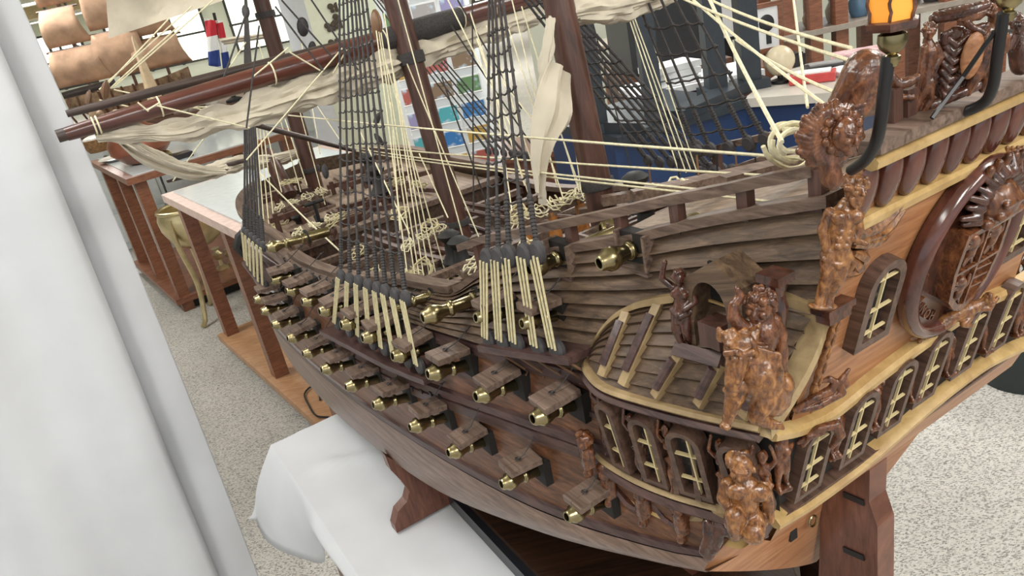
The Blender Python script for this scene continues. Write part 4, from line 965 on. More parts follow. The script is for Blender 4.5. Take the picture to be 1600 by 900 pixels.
LN = [((395, 176), (405, 345)), ((399, 176), (412, 345)), ((404, 176), (420, 350)), ((409, 180), (428, 345)), ((402, 60), (470, 300)), ((440, 170), (480, 290)), ((445, 90), (545, 240)), ((462, 150), (508, 320)), ((470, 60), (500, 240)), ((413, 190), (440, 300))]
for a, b in LN: cord(su(*a, 1.95), su(*b, 1.78), .0013)
LN = [((790, 30), (880, 310)), ((800, 0), (870, 290)), ((815, 10), (905, 300)), ((745, 60), (835, 330)), ((760, 40), (850, 310)), ((770, 120), (800, 330)), ((735, 20), (820, 290)), ((980, 20), (1062, 272)), ((985, 22), (1072, 270)), ((990, 24), (1080, 268)), ((1004, 18), (1088, 266)), ((890, 190), (925, 300)), ((895, 200), (908, 300)), ((870, 190), (912, 310)), ((700, 0), (800, 200)), ((755, 90), (862, 225))]
for a, b in LN: cord(su(*a, .92), su(*b, .80), .0009)
LN = [((705, 40), (840, 240)), ((715, 0), (815, 170)), ((738, 0), (740, 330)), ((690, 120), (775, 360)), ((925, 30), (985, 260)), ((440, 0), (520, 90)), ((430, 10), (505, 110)), ((480, -10), (560, 110)), ((385, 20), (350, 120)), ((405, 40), (385, 200))]
for a, b in LN: cord(su(*a, 1.0), su(*b, .98), .0012, 'tar')
LN = [((300, 10), (155, 140)), ((265, 28), (160, 140)), ((280, 40), (172, 138)), ((345, -10), (178, 136)), ((178, 140), (345, 178)), ((155, 156), (250, 178)), ((232, 170), (380, 165)), ((270, 283), (330, 200)), ((384, 66), (354, 112))]
for a, b in LN: cord(su(*a, 1.6), su(*b, 1.6), .0013)
LN = [((230, 172), (250, 160)), ((232, 174), (215, 160)), ((245, 165), (390, 200)), ((395, 120), (450, 75)), ((450, 80), (500, 110)), ((520, 115), (545, 72)), ((385, 250), (535, 75))]
for a, b in LN: cord(su(*a, 1.30), su(*b, 1.30), .0013)
def block(c, s, mat, name='pulley_block', d=(0, 0, 1)):
    g = MB(); m = dir_m(c, d).to_3x3(); g.ell(c, (s * .55, s * .42, s), m); g.tube([Vector(c) + m @ Vector((s * .58 * math.cos(a), 0, s * 1.05 * math.sin(a))) for a in [2 * PI * i / 14 for i in range(15)]], s * .10, 5); return SP(name, g, M[mat])
for px, py, u, s, mat in ((165, 141, 1.6, .017, 'blockwood'), (138, 153, 1.6, .013, 'blockwood'), (588, 38, 1.25, .021, 'blockwood'), (473, 42, 1.6, .018, 'deadeye'), (488, 76, 1.6, .014, 'deadeye'), (589, 187, 1.2, .012, 'deadeye'), (592, 218, 1.2, .011, 'deadeye'), (362, 184, 1.75, .013, 'deadeye'), (356, 178, 1.75, .011, 'deadeye'), (508, 268, 1.5, .013, 'deadeye'), (350, 118, 1.9, .012, 'deadeye'), (384, 18, 1.6, .012, 'deadeye')):
    block(su(px, py, u), s, mat, d=(random.uniform(-.5, .5), random.uniform(-.6, .6), 1))

# ------------------------------------------------------------------ deck fittings
def crate_boat():
    g = MB(); c = Vector((1.22, .02, 1.13)); rows = []
    for i in range(15):
        t = -1 + i / 7; w = .062 * math.sqrt(max(0, 1 - abs(t) ** 2.6)) + .003; row = []
        for k in range(9):
            a = PI * k / 8; row.append(c + Vector((t * .15, w * math.cos(a), -.045 * math.sin(a) * (1 - .4 * t * t) + .010 * t * t + .02)))
        rows.append(row)
    g.grid(rows); b = SP('ship_boat', g, M['mast'])
    g = MB()
    for q in range(-4, 5): g.box(c + Vector((q * .029, 0, .018)), (.013, .110 * math.sqrt(1 - (abs(q) / 5) ** 2), .004))
    SP('thwart', g, M['rail'], parent=b, smooth=False)
    g = MB(); g.tube([r[0] + Vector((0, 0, .002)) for r in rows] + [r[-1] + Vector((0, 0, .002)) for r in rows[::-1]], .004, 6); SP('gunwale', g, M['wale'], parent=b)
crate_boat()
def grating(c, w, d, n=7):
    g = MB(); c = Vector(c); g.ring([(-w, -d), (w, -d), (w, d), (-w, d)], [(-w * .9, -d * .9), (w * .9, -d * .9), (w * .9, d * .9), (-w * .9, d * .9)], Matrix.Translation(c), -.008, .008); f = SP('hatch_grating', g, M['rail'], smooth=False); g = MB()
    for i in range(n): g.box(c + Vector((lerp(-w, w, (i + .5) / n) * .92, 0, .003)), (w * .1, d * 1.8, .004)); g.box(c + Vector((0, lerp(-d, d, (i + .5) / n) * .92, .001)), (w * 1.8, d * .1, .004))
    SP('lattice', g, M['deck_dark'], parent=f, smooth=False)
grating((1.02, .08, 1.13), .06, .06); grating((.98, -.08, 1.135), .05, .06); grating((1.68, .02, 1.152), .07, .07); grating((.72, .02, 1.268), .05, .05); grating((1.82, .12, 1.155), .05, .05)
for px, py, u, r in ((560, 395, 1.3, .02), (525, 345, 1.5, .03), (645, 430, 1.08, .02), (660, 425, 1.05, .025), (430, 355, 1.75, .02), (440, 348, 1.8, .025), (420, 362, 1.7, .02), (672, 355, 1.2, .02), (625, 335, 1.25, .02), (810, 335, .9, .018), (760, 420, .9, .018), (710, 440, 1.0, .02), (455, 285, 1.85, .03), (585, 430, 1.2, .02), (655, 290, 1.3, .018), (620, 285, 1.35, .018)):
    coil(su(px, py, u), r * .62, px, None, 3, 'cord_old', None, th=.0013)
for px, py, u in ((505, 365, 1.62), (470, 350, 1.75), (705, 385, 1.05), (720, 395, 1.02), (590, 280, 1.35), (578, 260, 1.4), (1080, 325, .62), (1010, 340, .66), (995, 300, .75)):
    p = su(px, py, u); g = MB(); s = .020; g.lathe([(s * .8, -s * 1.6), (s, -s * 1.2), (s * .6, -s * .6), (s * .5, .4 * s), (s * .8, .7 * s), (s * .9, s), (s * .5, 1.3 * s), (0, 1.35 * s)], Matrix.Translation(p), n=10); SP('capstan', g, M['black'])
for px, py, u, dd in ((938, 358, .70, (.15, .5, .1)), (460, 385, 1.62, (.1, 1, 0)), (470, 372, 1.66, (.1, 1, 0)), (455, 352, 1.8, (.1, 1, 0)), (448, 372, 1.72, (.1, 1, 0))):
    p = su(px, py, u); cannon(p, dd, 1.1 if px > 900 else .9); g = MB(); d = Vector(dd).normalized(); g.box(p - d * .08 + Vector((0, 0, -.016)), (.028, .06, .014)); SP('gun_carriage', g, M['mast'], smooth=False)
for i, (px, py) in enumerate(((1015, 272), (1060, 262), (1150, 250), (1180, 246), (1090, 258), (1120, 255))):   # tackles along the far bulwark
    p = su(px, py, .72 - i * .03); block(p, .011, 'black' if i % 2 else 'blockwood'); coil(p + Vector((0, .01, -.02)), .010, i + 50, None, 2)
for i in range(12):                                       # belaying ropes hung along the near bulwark
    u = lerp(.92, 1.48, i / 11); coil((u, lb('T', u) - .018, lz('T', u) - .012), .010, i + 80, None, 2, 'cord_old', 1.3, th=.0012)
for i in range(5):
    u = lerp(.40, .80, i / 4); g = MB(); z = lz('T', u) + .002; g.bar((u, -.12 + .01 * i, z), (u + .06, .12 - .03 * i, z + .006), .012, .012); SP('deck_beam', g, M['rail'], smooth=False)
g = MB()
for i in range(6):
    P = [su(1240 + (20 + 5 * i) * math.cos(a + i) + 4 * math.sin(3 * a + i), 224 + (17 + 3.5 * i) * math.sin(a + i) + 5 * math.cos(2 * a), .365 + i * .006) for a in [2 * PI * k / 16 + i for k in range(15)]]; g = MB(); g.tube(path([tuple(p) for p in P], 40), .0019, 6); SP('rope_coil', g, M['cord'])

# bitts, skid beams, spare spars and hatches that crowd the decks
def bitt(c, w, h, ang=0.0):
    c = Vector(c); m = Matrix.Rotation(ang, 3, 'Z'); g = MB()
    for q in (-1, 1): g.box(c + m @ Vector((q * w / 2, 0, h / 2)), (.010, .010, h), m)
    g.box(c + Vector((0, 0, h * .72)), (w * 1.5, .011, .011), m); SP('bitts', g, M['mast'], smooth=False)
rd = random.Random(11)
for i in range(12):
    u = lerp(1.57, 2.0, (i + .5) / 12); bitt((u, rd.uniform(-.18, .2), lz('T', u) - .026), rd.uniform(.03, .06), rd.uniform(.03, .055), rd.uniform(1.3, 1.8))
for u in (.93, 1.0, 1.10, 1.34, 1.43):
    g = MB(); b = lb('T', u) - .012; z = lz('T', u) - .012; g.bar((u, -b, z), (u, b, z), .013, .012); SP('skid_beam', g, M['rail'], smooth=False)
for b in (-.10, -.07, .09, .12): g = MB(); g.tube([(.95, b, 1.205), (1.2, b, 1.175), (1.45, b + .004, 1.162)], .0055, 7); SP('spare_spar', g, M['mast'])
for u, b, sx, sy in ((1.60, .10, .05, .05), (1.74, -.08, .06, .05), (1.88, .10, .04, .06), (.78, -.02, .05, .06), (.68, .06, .04, .04), (1.05, .15, .05, .03)):
    z = lz('T', u) - (.028 if u > 1.5 or u < .85 else .085); g = MB(); g.box((u, b, z + .012), (sx, sy, .024)); h = SP('hatch', g, M['mast'], smooth=False); g = MB()
    for q in (-.3, 0, .3): g.box((u + q * sx, b, z + .0255), (sx * .12, sy * .9, .003))
    SP('batten', g, M['rail'], parent=h, smooth=False)
for i in range(14):
    u = rd.uniform(1.56, 2.0); b = rd.uniform(-.2, .2); a = rd.uniform(0, 3.1); d = Vector((math.cos(a), math.sin(a), 0)) * rd.uniform(.03, .07); c = Vector((u, b, lz('T', u) - .012)); g = MB(); g.bar(c - d, c + d, .008, .010); SP('deck_rail', g, M['rail'] if i % 2 else M['wale'], smooth=False)
g = MB(); c = su(500, 348, 1.62); g.tube([c + Vector((0, 0, .05)), c], .004, 6); g.tube([c + Vector((-.025, 0, .012)), c + Vector((-.012, 0, -.004)), c, c + Vector((.012, 0, -.004)), c + Vector((.025, 0, .012))], .004, 6); g.tube([c + Vector((0, -.022, .046)), c + Vector((0, .022, .046))], .004, 6); SP('anchor', g, M['black'])

# ================================================================== LARGE CARVINGS of the stern (fused blobs; sizes read off in photograph pixels at the carving's own distance)
CXA, CYA, CZA = (Vector((v.dot(FD), -v.dot(SD), v.z)) for v in (ROT.col[0], ROT.col[1], ROT.col[2]))
class Px:
    """blob collector: x, y as in the photograph, d = how far it stands out of the centre plane, all in the same unit"""
    def __init__(s, px, py, C): s.C = Vector(C); s.x0, s.y0 = px, py; s.m = (s.C - SO).dot(CZA) / FPX; s.g = MB()
    def p(s, x, y, d=0): return Vector((x - s.x0, -d, -(y - s.y0)))
    def L(s, *pr): limb(s.g, *[(s.p(*q[:3]), q[3]) for q in pr]); return s
    def E(s, x, y, d, rx, ry, rd=None): s.g.ell(s.p(x, y, d), (rx, rd or (rx + ry) / 2, ry)); return s
    def head(s, x, y, d, r, look=(0, 1, 0), **k):
        h = MB(); head(h, (0, 0, 0), r, look, **k); s.g.add([Vector((v.x, -v.y, v.z)) + s.p(x, y, d) for v in h.v], h.f); return s
    def done(s, name, mat, voxel=1.0, sm=2, parent=None, label=None, rough=.9, seed=0):
        voxel = max(voxel, 1.15)
        h = Vector((CZA.x, CZA.y, 0)).normalized(); X, Y = CXA * s.m, h * s.m; Z = (-CYA - CZA * (-CYA.dot(h) / CZA.dot(h))) * s.m   # upright, not leaning with the lens
        m = Matrix(((X.x, Y.x, Z.x, s.C.x), (X.y, Y.y, Z.y, s.C.y), (X.z, Y.z, Z.z, s.C.z), (0, 0, 0, 1)))
        return fuse(name, s.g, mat, m, parent, voxel, sm, label, seed, rough)
# bearded term figure on the quarter corner
q = Px(1310, 380, tpx(1310, 380, .006)); r_ = random.Random(2)
q.head(1318, 297, 6, 17, (.25, 1, -.1), beard=True, seed=4)
q.L((1312, 322, 0, 11), (1308, 345, 0, 22), (1309, 372, 0, 20), (1309, 395, 0, 19)); q.E(1298, 338, 14, 13, 11, 10); q.E(1322, 336, 14, 13, 11, 10)
for i in range(3):
    for k in (-1, 1): q.E(1308 + k * 6, 358 + i * 11, 17, 6.5, 5.5, 5)
q.L((1289, 335, 0, 9), (1281, 360, 2, 8), (1290, 388, 6, 6), (1302, 392, 12, 5)); q.L((1329, 335, 0, 9), (1337, 358, 4, 7), (1331, 372, 8, 5), (1348, 378, 10, 4))
q.L((1298, 398, 2, 14), (1298, 430, 6, 11), (1295, 462, 2, 8), (1292, 474, 6, 7)); q.L((1320, 398, 2, 14), (1316, 430, 6, 11), (1308, 462, 2, 8), (1308, 474, 6, 7))
q.L((1288, 402, 8, 5), (1308, 410, 14, 6), (1330, 400, 8, 5)); q.L((1326, 395, 6, 5), (1338, 410, 4, 4), (1332, 428, 2, 4))
for k in range(14): a = PI + PI * k / 13; q.E(1318 + 19 * math.cos(a), 291 + 17 * math.sin(a), 3, 5.5, 5.5)
q.E(1300, 478, 2, 24, 5, 14)
q.done('term_figure', M['carve_gold'], 1.1, 1, label='carved bearded bare chested figure on the stern corner')
# winged scroll leaf beside it
g = MB()
for k, (a, b, c) in enumerate((((1333, 372), (1372, 352), (1416, 310)), ((1332, 378), (1378, 362), (1412, 328)), ((1334, 384), (1376, 370), (1400, 348)), ((1334, 396), (1348, 402), (1338, 426)), ((1328, 404), (1340, 420), (1324, 430)))):
    P = path([tuple(tpx(*v, .006)) for v in (a, b, c)], 10); g.tube(P, [.002 + .0035 * math.sin(PI * i / 10) for i in range(11)], 6)
SP('scroll_leaf', g, M['carve_gold'])
# lion on the rail: ruffled mane round a human-like face, smooth body rising behind
q = Px(1300, 210, tpx(1300, 212, .012))
for k in range(36):
    a = 2 * PI * k / 36; r1 = 44 + 6 * (k % 3) / 2; q.L((1298 + 22 * math.cos(a), 208 + 22 * math.sin(a), 8, 5), (1297 + 36 * math.cos(a + .08), 209 + 38 * math.sin(a + .08), 9, 5.5), (1296 + r1 * math.cos(a + .2), 210 + r1 * .95 * math.sin(a + .2), 0, 6))
q.E(1297, 209, -6, 47, 47, 18); q.E(1304, 207, 4, 32, 34, 16); q.head(1308, 204, 22, 22, (.45, 1, -.25), hair=False, seed=1)
for k in range(12): a = 2 * PI * k / 12; q.E(1307 + 26 * math.cos(a), 203 + 28 * math.sin(a), 16, 7, 7)
q.L((1300, 250, 0, 16), (1312, 275, -2, 17)); q.done('lion_mask', M['carve'], 1.15, 1, rough=.8, label='carved lion mask with a ruffled mane on the rail')
q = Px(1340, 130, tpx(1335, 135, -.01)); q.L((1312, 190, -6, 22), (1328, 155, 0, 24), (1345, 118, 6, 31), (1350, 108, 4, 31)); q.E(1352, 104, 8, 32, 25, 24)
for k in range(9): q.L((1330 + k * 2, 172 - k * 8, 24, 4), (1350 + k * 2.2, 165 - k * 7, 24, 4), (1372 + k * .8, 150 - k * 6, 14, 3))
q.done('lion_body', M['carve'], 1.4, 3, rough=.7, label='smooth rounded lion body rising above the stern corner')
# rider on a beast at the corner of the gallery roof
C = su(1180, 560, .385); C.y = .222; C = sb(1180, 560, .215)
q = Px(1180, 560, C)
q.E(1146, 527, 20, 25, 20, 20); q.L((1144, 536, 24, 19), (1138, 558, 34, 16), (1134, 580, 38, 13)); q.E(1133, 586, 44, 9, 6, 6); q.L((1126, 594, 34, 5), (1138, 598, 38, 5), (1150, 594, 30, 5))
q.L((1120, 536, 34, 5), (1132, 530, 42, 5), (1140, 534, 42, 4)); q.L((1146, 534, 42, 4), (1156, 530, 42, 5), (1166, 538, 32, 5)); q.E(1130, 541, 42, 4.5, 3.5, 4); q.E(1155, 541, 42, 4.5, 3.5, 4); q.L((1139, 540, 44, 4), (1136, 572, 50, 5)); q.E(1126, 586, 44, 3, 3, 3); q.E(1140, 588, 46, 3, 3, 3)
q.L((1118, 520, 14, 8), (1114, 508, 12, 4)); q.L((1168, 512, 12, 8), (1174, 500, 10, 4))
for k in range(9): q.L((1120 + k * 6, 514 - (k % 3) * 3, 22 - abs(k - 4), 6), (1122 + k * 5, 524, 30, 4))
for k in range(13):
    x = 1160 + k * 4; q.L((x - 4, 530 + k, 26, 4.5), (x + 2, 560 + k * 3, 34 - k, 5), (x + 10, 592 + k * 2, 34 - k, 4.5), (x + 14, 622 - k, 26, 3.5))
q.L((1156, 545, 4, 28), (1184, 580, 8, 38), (1204, 620, 6, 32)); q.L((1150, 596, 18, 19), (1144, 626, 22, 13), (1140, 655, 20, 8)); q.E(1137, 660, 24, 10, 6, 9)
q.L((1192, 615, 24, 20), (1182, 640, 28, 14), (1198, 652, 28, 9), (1212, 656, 26, 8)); q.L((1222, 600, 6, 22), (1230, 628, 4, 14), (1226, 645, 4, 9))
for k in range(4): q.L((1206 + k * 5, 652, 30, 3), (1210 + k * 5, 660, 30, 3))
q.done('carved_beast', M['carve_gold'], 1.4, 1, label='carved golden lion like beast on the gallery corner', rough=1.5)
q = Px(1190, 500, sb(1190, 500, .203))
q.head(1178, 472, 14, 23, (-.75, 1, -.2), seed=9); q.L((1190, 492, 6, 16), (1192, 515, 4, 26), (1188, 545, 4, 25), (1180, 560, 8, 22)); q.L((1168, 500, 14, 11), (1155, 514, 26, 10), (1162, 530, 32, 9), (1180, 530, 34, 7), (1186, 528, 36, 6)); q.L((1206, 498, 6, 11), (1222, 520, 6, 9), (1222, 545, 10, 7)); q.L((1166, 505, 22, 9), (1148, 500, 22, 12), (1138, 488, 20, 11), (1136, 470, 18, 8), (1146, 456, 16, 7), (1140, 446, 16, 5))
q.L((1210, 505, -4, 14), (1226, 550, -4, 14), (1238, 605, -2, 9)); q.L((1218, 520, 2, 5), (1230, 560, 4, 5), (1240, 606, 2, 4)); q.L((1176, 560, 18, 17), (1166, 585, 30, 12), (1170, 606, 32, 8))
for k in range(5): q.L((1212 + k * 3, 510 + k * 6, 6, 3), (1222 + k * 3, 560 + k * 8, 8, 3), (1230 + k * 2, 602, 6, 3))
q.done('carved_rider', M['carve'], 1.2, 1, label='carved curly haired rider with a cloak on the gallery corner')
g = MB(); p = sb(1212, 440, .185); g.box(p + Vector((0, 0, .004)), (.020, .018, .007)); g.lathe([(.005, -.04), (.008, -.02), (.006, -.01), (.009, 0)], Matrix.Translation(p)); SP('carved_bracket', g, M['carve_dark'], smooth=False)
# seated figure under the corner
C = sb(1158, 775, .205); q = Px(1158, 765, C)
q.head(1146, 706, 14, 20, (-.5, 1, -.3), hair=False, seed=12); [q.E(1146 + 17 * math.cos(a_), 700 + 16 * math.sin(a_), 8 + 4 * math.sin(a_ * 3), 6.5, 6) for a_ in [PI * .95 + PI * 1.1 * k_ / 13 for k_ in range(14)]]; q.L((1152, 726, 4, 14), (1158, 748, 4, 28), (1160, 775, 2, 25), (1164, 800, 4, 26)); q.E(1142, 742, 22, 18, 14, 12); q.E(1172, 744, 22, 22, 15, 12); q.E(1162, 768, 20, 14, 16, 10)
q.L((1186, 740, 4, 13), (1196, 765, 6, 10), (1200, 785, 10, 8), (1204, 800, 12, 6)); q.L((1132, 740, 8, 12), (1126, 762, 10, 10), (1132, 772, 14, 8)); q.L((1150, 800, 14, 20), (1138, 778, 30, 14), (1140, 800, 30, 11), (1146, 818, 26, 8)); q.L((1174, 800, 14, 22), (1170, 806, 30, 19), (1178, 812, 22, 12))
q.L((1190, 735, -8, 14), (1198, 760, -10, 12), (1196, 790, -8, 8)); q.done('seated_figure', M['carve_gold'], 1.2, 2, label='carved golden seated figure below the stern corner')
q = Px(1150, 830, sb(1150, 830, .185))
for k in range(8): q.L((1120 + k * 10, 812 + (k % 2) * 4, 4, 7), (1128 + k * 9, 824 + (k % 3) * 3, 10, 7), (1150 + k * 6, 832 - k, 4, 5))
q.L((1104, 815, 0, 8), (1106, 840, 4, 9), (1104, 865, 0, 9), (1112, 875, 0, 8)); q.L((1118, 818, 0, 12), (1120, 840, 0, 13), (1116, 862, 0, 10)); q.E(1108, 850, 8, 7, 6); q.E(1118, 856, 8, 6, 6)
q.done('carved_drapery', M['carve_dark'], 1.2, 1)
g = MB(); P = path([tuple(sb(x, y, .196)) for x, y in ((1080, 812), (1095, 802), (1115, 797), (1145, 798))], 12); g.grid([[p + Vector((0, o, z)) for p in P] for o, z in ((.003, .0085), (.006, 0), (.003, -.0085), (-.004, -.0085), (-.004, .0085), (.003, .0085))]); SP('corner_ribbon', g, M['goldgrey'])
# reclining figure and scrolls along the stern moulding
q = Px(1500, 490, tpx(1500, 490, .018)); q.head(1533, 465, 8, 8, (.4, 1, 0), seed=3); q.L((1524, 474, 4, 9), (1505, 482, 6, 11), (1482, 496, 4, 10), (1455, 515, 2, 7), (1432, 530, 0, 6)); q.L((1510, 490, 10, 6), (1500, 500, 14, 6), (1512, 504, 12, 4)); q.L((1515, 478, 8, 5), (1535, 478, 12, 4), (1546, 462, 8, 3)); q.L((1480, 500, 10, 6), (1460, 518, 10, 5), (1440, 524, 4, 4))
for k in range(5): q.L((1490 - k * 11, 488 + k * 7, 10, 4), (1484 - k * 11, 502 + k * 7, 10, 3.5))
q.done('reclining_figure', M['carve_gold'], 1.0, 1, label='carved reclining figure over the stern windows')
q = Px(1290, 610, tpx(1290, 610, .012)); q.L((1245, 642, 0, 4), (1270, 622, 4, 6), (1295, 606, 6, 7), (1300, 594, 6, 6), (1290, 588, 6, 5), (1278, 594, 4, 3)); q.L((1250, 644, 2, 4), (1280, 632, 6, 6), (1312, 610, 6, 7), (1306, 590, 8, 5), (1318, 574, 4, 3)); q.L((1300, 620, 4, 6), (1318, 598, 4, 5), (1314, 584, 2, 3)); q.done('acanthus_scroll', M['carve'], 1.0, 1)
q = Px(1300, 665, tpx(1300, 668, .02)); q.L((1250, 690, 2, 3), (1275, 662, 8, 6), (1300, 655, 10, 8), (1310, 672, 8, 8), (1303, 694, 4, 5)); q.L((1258, 694, 2, 4), (1262, 676, 8, 5), (1282, 668, 8, 5)); q.done('acanthus_scroll', M['carve'], 1.0, 1)
q = Px(1575, 240, tpx(1578, 240, .008)); q.L((1555, 240, 4, 8), (1575, 243, 8, 12), (1605, 235, 6, 12))
for k in range(6): q.L((1560 + k * 8, 229 + 0 * k, 12, 3), (1563 + k * 8, 252, 12, 3))
q.done('acanthus_scroll', M['carve_gold'], 1.0, 1)
# leaf border running down the stern edge of the gallery
g = MB()
for k in range(7):
    a = tpx(lerp(1304, 1264, k / 6) + 2, lerp(500, 628, k / 6), .006); d = (tpx(1264, 628) - tpx(1304, 500)).normalized(); g.ell(a, (.0030, .0034, .0095), dir_m((0, 0, 0), d).to_3x3()); g.ell(a + AFT * .003 + d * .004, (.0014, .0014, .006), dir_m((0, 0, 0), d).to_3x3())
SP('leaf_border', g, M['carve_gold'])
g = MB(); p = tpx(1302, 478, .006); g.box(p, (.016, .030, .005)); g.box(p + Vector((.0, 0, -.006)), (.012, .024, .008)); SP('carved_bracket', g, M['carve_dark'], smooth=False)
# crest group on the taffrail
C = su(1500, 105, .300); q = Px(1500, 105, C)
q.head(1437, 55, 6, 10, (0, 1, 0), seed=5); q.L((1440, 68, 2, 7), (1446, 85, 4, 12), (1448, 108, 2, 11), (1450, 130, 4, 11), (1444, 150, 2, 8), (1440, 170, 2, 6)); q.L((1454, 75, 4, 6), (1462, 90, 8, 5), (1455, 105, 10, 4)); q.L((1436, 78, 4, 6), (1436, 120, 6, 4), (1434, 168, 4, 3)); q.L((1452, 125, 8, 8), (1460, 150, 6, 6), (1452, 170, 4, 5))
q.done('crest_figure', M['carve'], 1.0, 1, label='carved standing woman at the left of the stern crest')
q = Px(1500, 105, C); q.E(1490, 100, -8, 36, 52, 10)
for k in range(7): q.L((1462 + k * 2, 62 + k * 12, 4, 4.5), (1480, 74 + k * 12, 10, 5), (1497 - k, 62 + k * 14, 6, 4)); q.L((1500, 55 + k * 9, 0, 6), (1520 + k, 48 + k * 8, 4, 5))
q.L((1462, 70, 8, 5), (1458, 60, 10, 5), (1468, 56, 10, 4)); q.L((1465, 160, 0, 8), (1500, 145, 4, 7), (1540, 128, 0, 8)); q.L((1450, 38, -6, 9), (1490, 30, -4, 10), (1520, 22, -2, 9))
q.done('crest_mantle', M['carve_dark'], 1.2, 1)
q = Px(1500, 105, C); q.E(1506, 88, 14, 17, 33, 7); q.done('crest_shield', M['transom'], 1.3, 2, label='plain golden oval shield of the stern crest')
q = Px(1500, 105, C); q.head(1534, 34, 8, 13, (.7, 1, -.1), seed=6); q.L((1530, 50, 4, 10), (1530, 70, 4, 16), (1530, 95, 4, 14), (1522, 120, 6, 10), (1518, 140, 4, 6)); q.L((1536, 95, 6, 11), (1542, 120, 6, 8), (1540, 136, 4, 5)); q.L((1520, 58, 4, 7), (1502, 50, 2, 6), (1495, 44, 2, 5)); q.L((1544, 60, 2, 8), (1560, 66, -2, 8), (1566, 82, -4, 6))
for k in range(8): q.L((1526 - k * 2, 22 + k * 2, 2, 5), (1512 - k * 4, 26 + k * 2, 0, 4))
q.done('crest_figure', M['carve'], 1.0, 1, label='carved leaning figure at the right of the stern crest')
q = Px(1585, 50, su(1588, 50, .30)); q.head(1582, 38, 4, 12, (-.3, 1, 0), seed=7); q.L((1590, 50, 0, 10), (1598, 72, 0, 18), (1605, 95, 0, 16)); q.L((1580, 52, 4, 8), (1574, 70, 6, 7)); q.done('crest_figure', M['carve_dark'], 1.2, 1, label='carved figure at the far end of the stern crest')
# short carved baluster rail between lion and crest
q = Px(1420, 130, su(1420, 130, .31)); q.L((1390, 120, 0, 7), (1402, 132, 2, 8), (1418, 128, 2, 8), (1432, 122, 0, 6)); q.L((1390, 150, 0, 5), (1430, 150, 0, 5)); q.done('carved_rail', M['carve'], 1.2, 1)
for px in (1393, 1415): g = MB(); a = su(px, 138, .315); g.bar(a, a - Vector((0, 0, .034)), .010, .010, (1, 0, 0)); SP('rail_post', g, M['mast'], smooth=False)
# ------------------------------------------------------------------ stern lanterns on swan-neck irons
def amber_mat():
    m, nt, b = _mat('amber lantern glass'); b.inputs['Base Color'].default_value = (0.85, 0.34, 0.05, 1); b.inputs['Roughness'].default_value = 0.45; b.inputs['Emission Color'].default_value = (1.0, 0.36, 0.04, 1); b.inputs['Emission Strength'].default_value = 0.35; return m
AMB = amber_mat()
def lantern(base, s, iron):
    """base = centre of the lowest brass bulb"""
    L = group_part('stern_lantern'); L['label'] = 'amber glass hexagonal stern lantern'; m = Matrix.Translation(base) @ Matrix.Scale(s, 4)
    g = MB(); g.tube(iron, .0036, 10); SP('swan_neck_bracket', g, M['iron'], parent=L)
    g = MB(); g.lathe([(0, -.5), (.12, -.5), (.2, -.35), (.2, -.25), (.12, -.2), (.3, -.05), (.36, .12), (.34, .3), (.2, .38), (.2, .42)], m, 16); SP('brass_base', g, M['brass'], parent=L)
    g = MB(); g.lathe([(.2, .40), (.62, .42), (.68, .50), (.68, .62), (.58, .66), (.2, .66)], m, 6); SP('lower_ring', g, M['carve_dark'], parent=L, smooth=False)
    g = MB(); g.lathe([(.52, .66), (.72, 2.2)], m, 6); SP('glass_pane', g, AMB, parent=L, smooth=False)
    for k in range(6):
        a = 2 * PI * k / 6; P = [m @ Vector((lerp(.54, .745, t / 14) * math.cos(a) + .022 * math.cos(t * 1.9), lerp(.54, .745, t / 14) * math.sin(a) + .022 * math.sin(t * 1.9), lerp(.66, 2.2, t / 14))) for t in range(15)]; g = MB(); g.tube(P, .045 * s, 5); SP('twisted_bar', g, M['carve'], parent=L)
    g = MB(); g.lathe([(.2, 2.2), (.82, 2.2), (.84, 2.32), (.6, 2.6), (.3, 2.8), (.12, 3.0), (.1, 3.2), (0, 3.3)], m, 6); SP('lantern_roof', g, M['carve_dark'], parent=L, smooth=False)
A = su(1394, 72, .262); pm = (A - SO).dot(CZA) / FPX
lantern(A, 62 * pm, path([tuple(su(*v)) for v in ((1330, 266, .30), (1352, 250, .285), (1368, 224, .275), (1376, 190, .268), (1382, 140, .265), (1388, 88, .263))], 24))
A = su(1577, 4, .262); lantern(A, 62 * pm, path([tuple(su(*v)) for v in ((1488, 178, .30), (1515, 172, .29), (1540, 158, .28), (1552, 132, .273), (1558, 90, .268), (1568, 20, .263))], 24))
g = MB(); g.tube([su(1456, 185, .29), su(1505, 120, .285), su(1552, 52, .268)], .0016, 5); g.tube([su(1552, 50, .268), su(1580, 48, .29)], .0012, 5); SP('iron_stay', g, M['iron'])

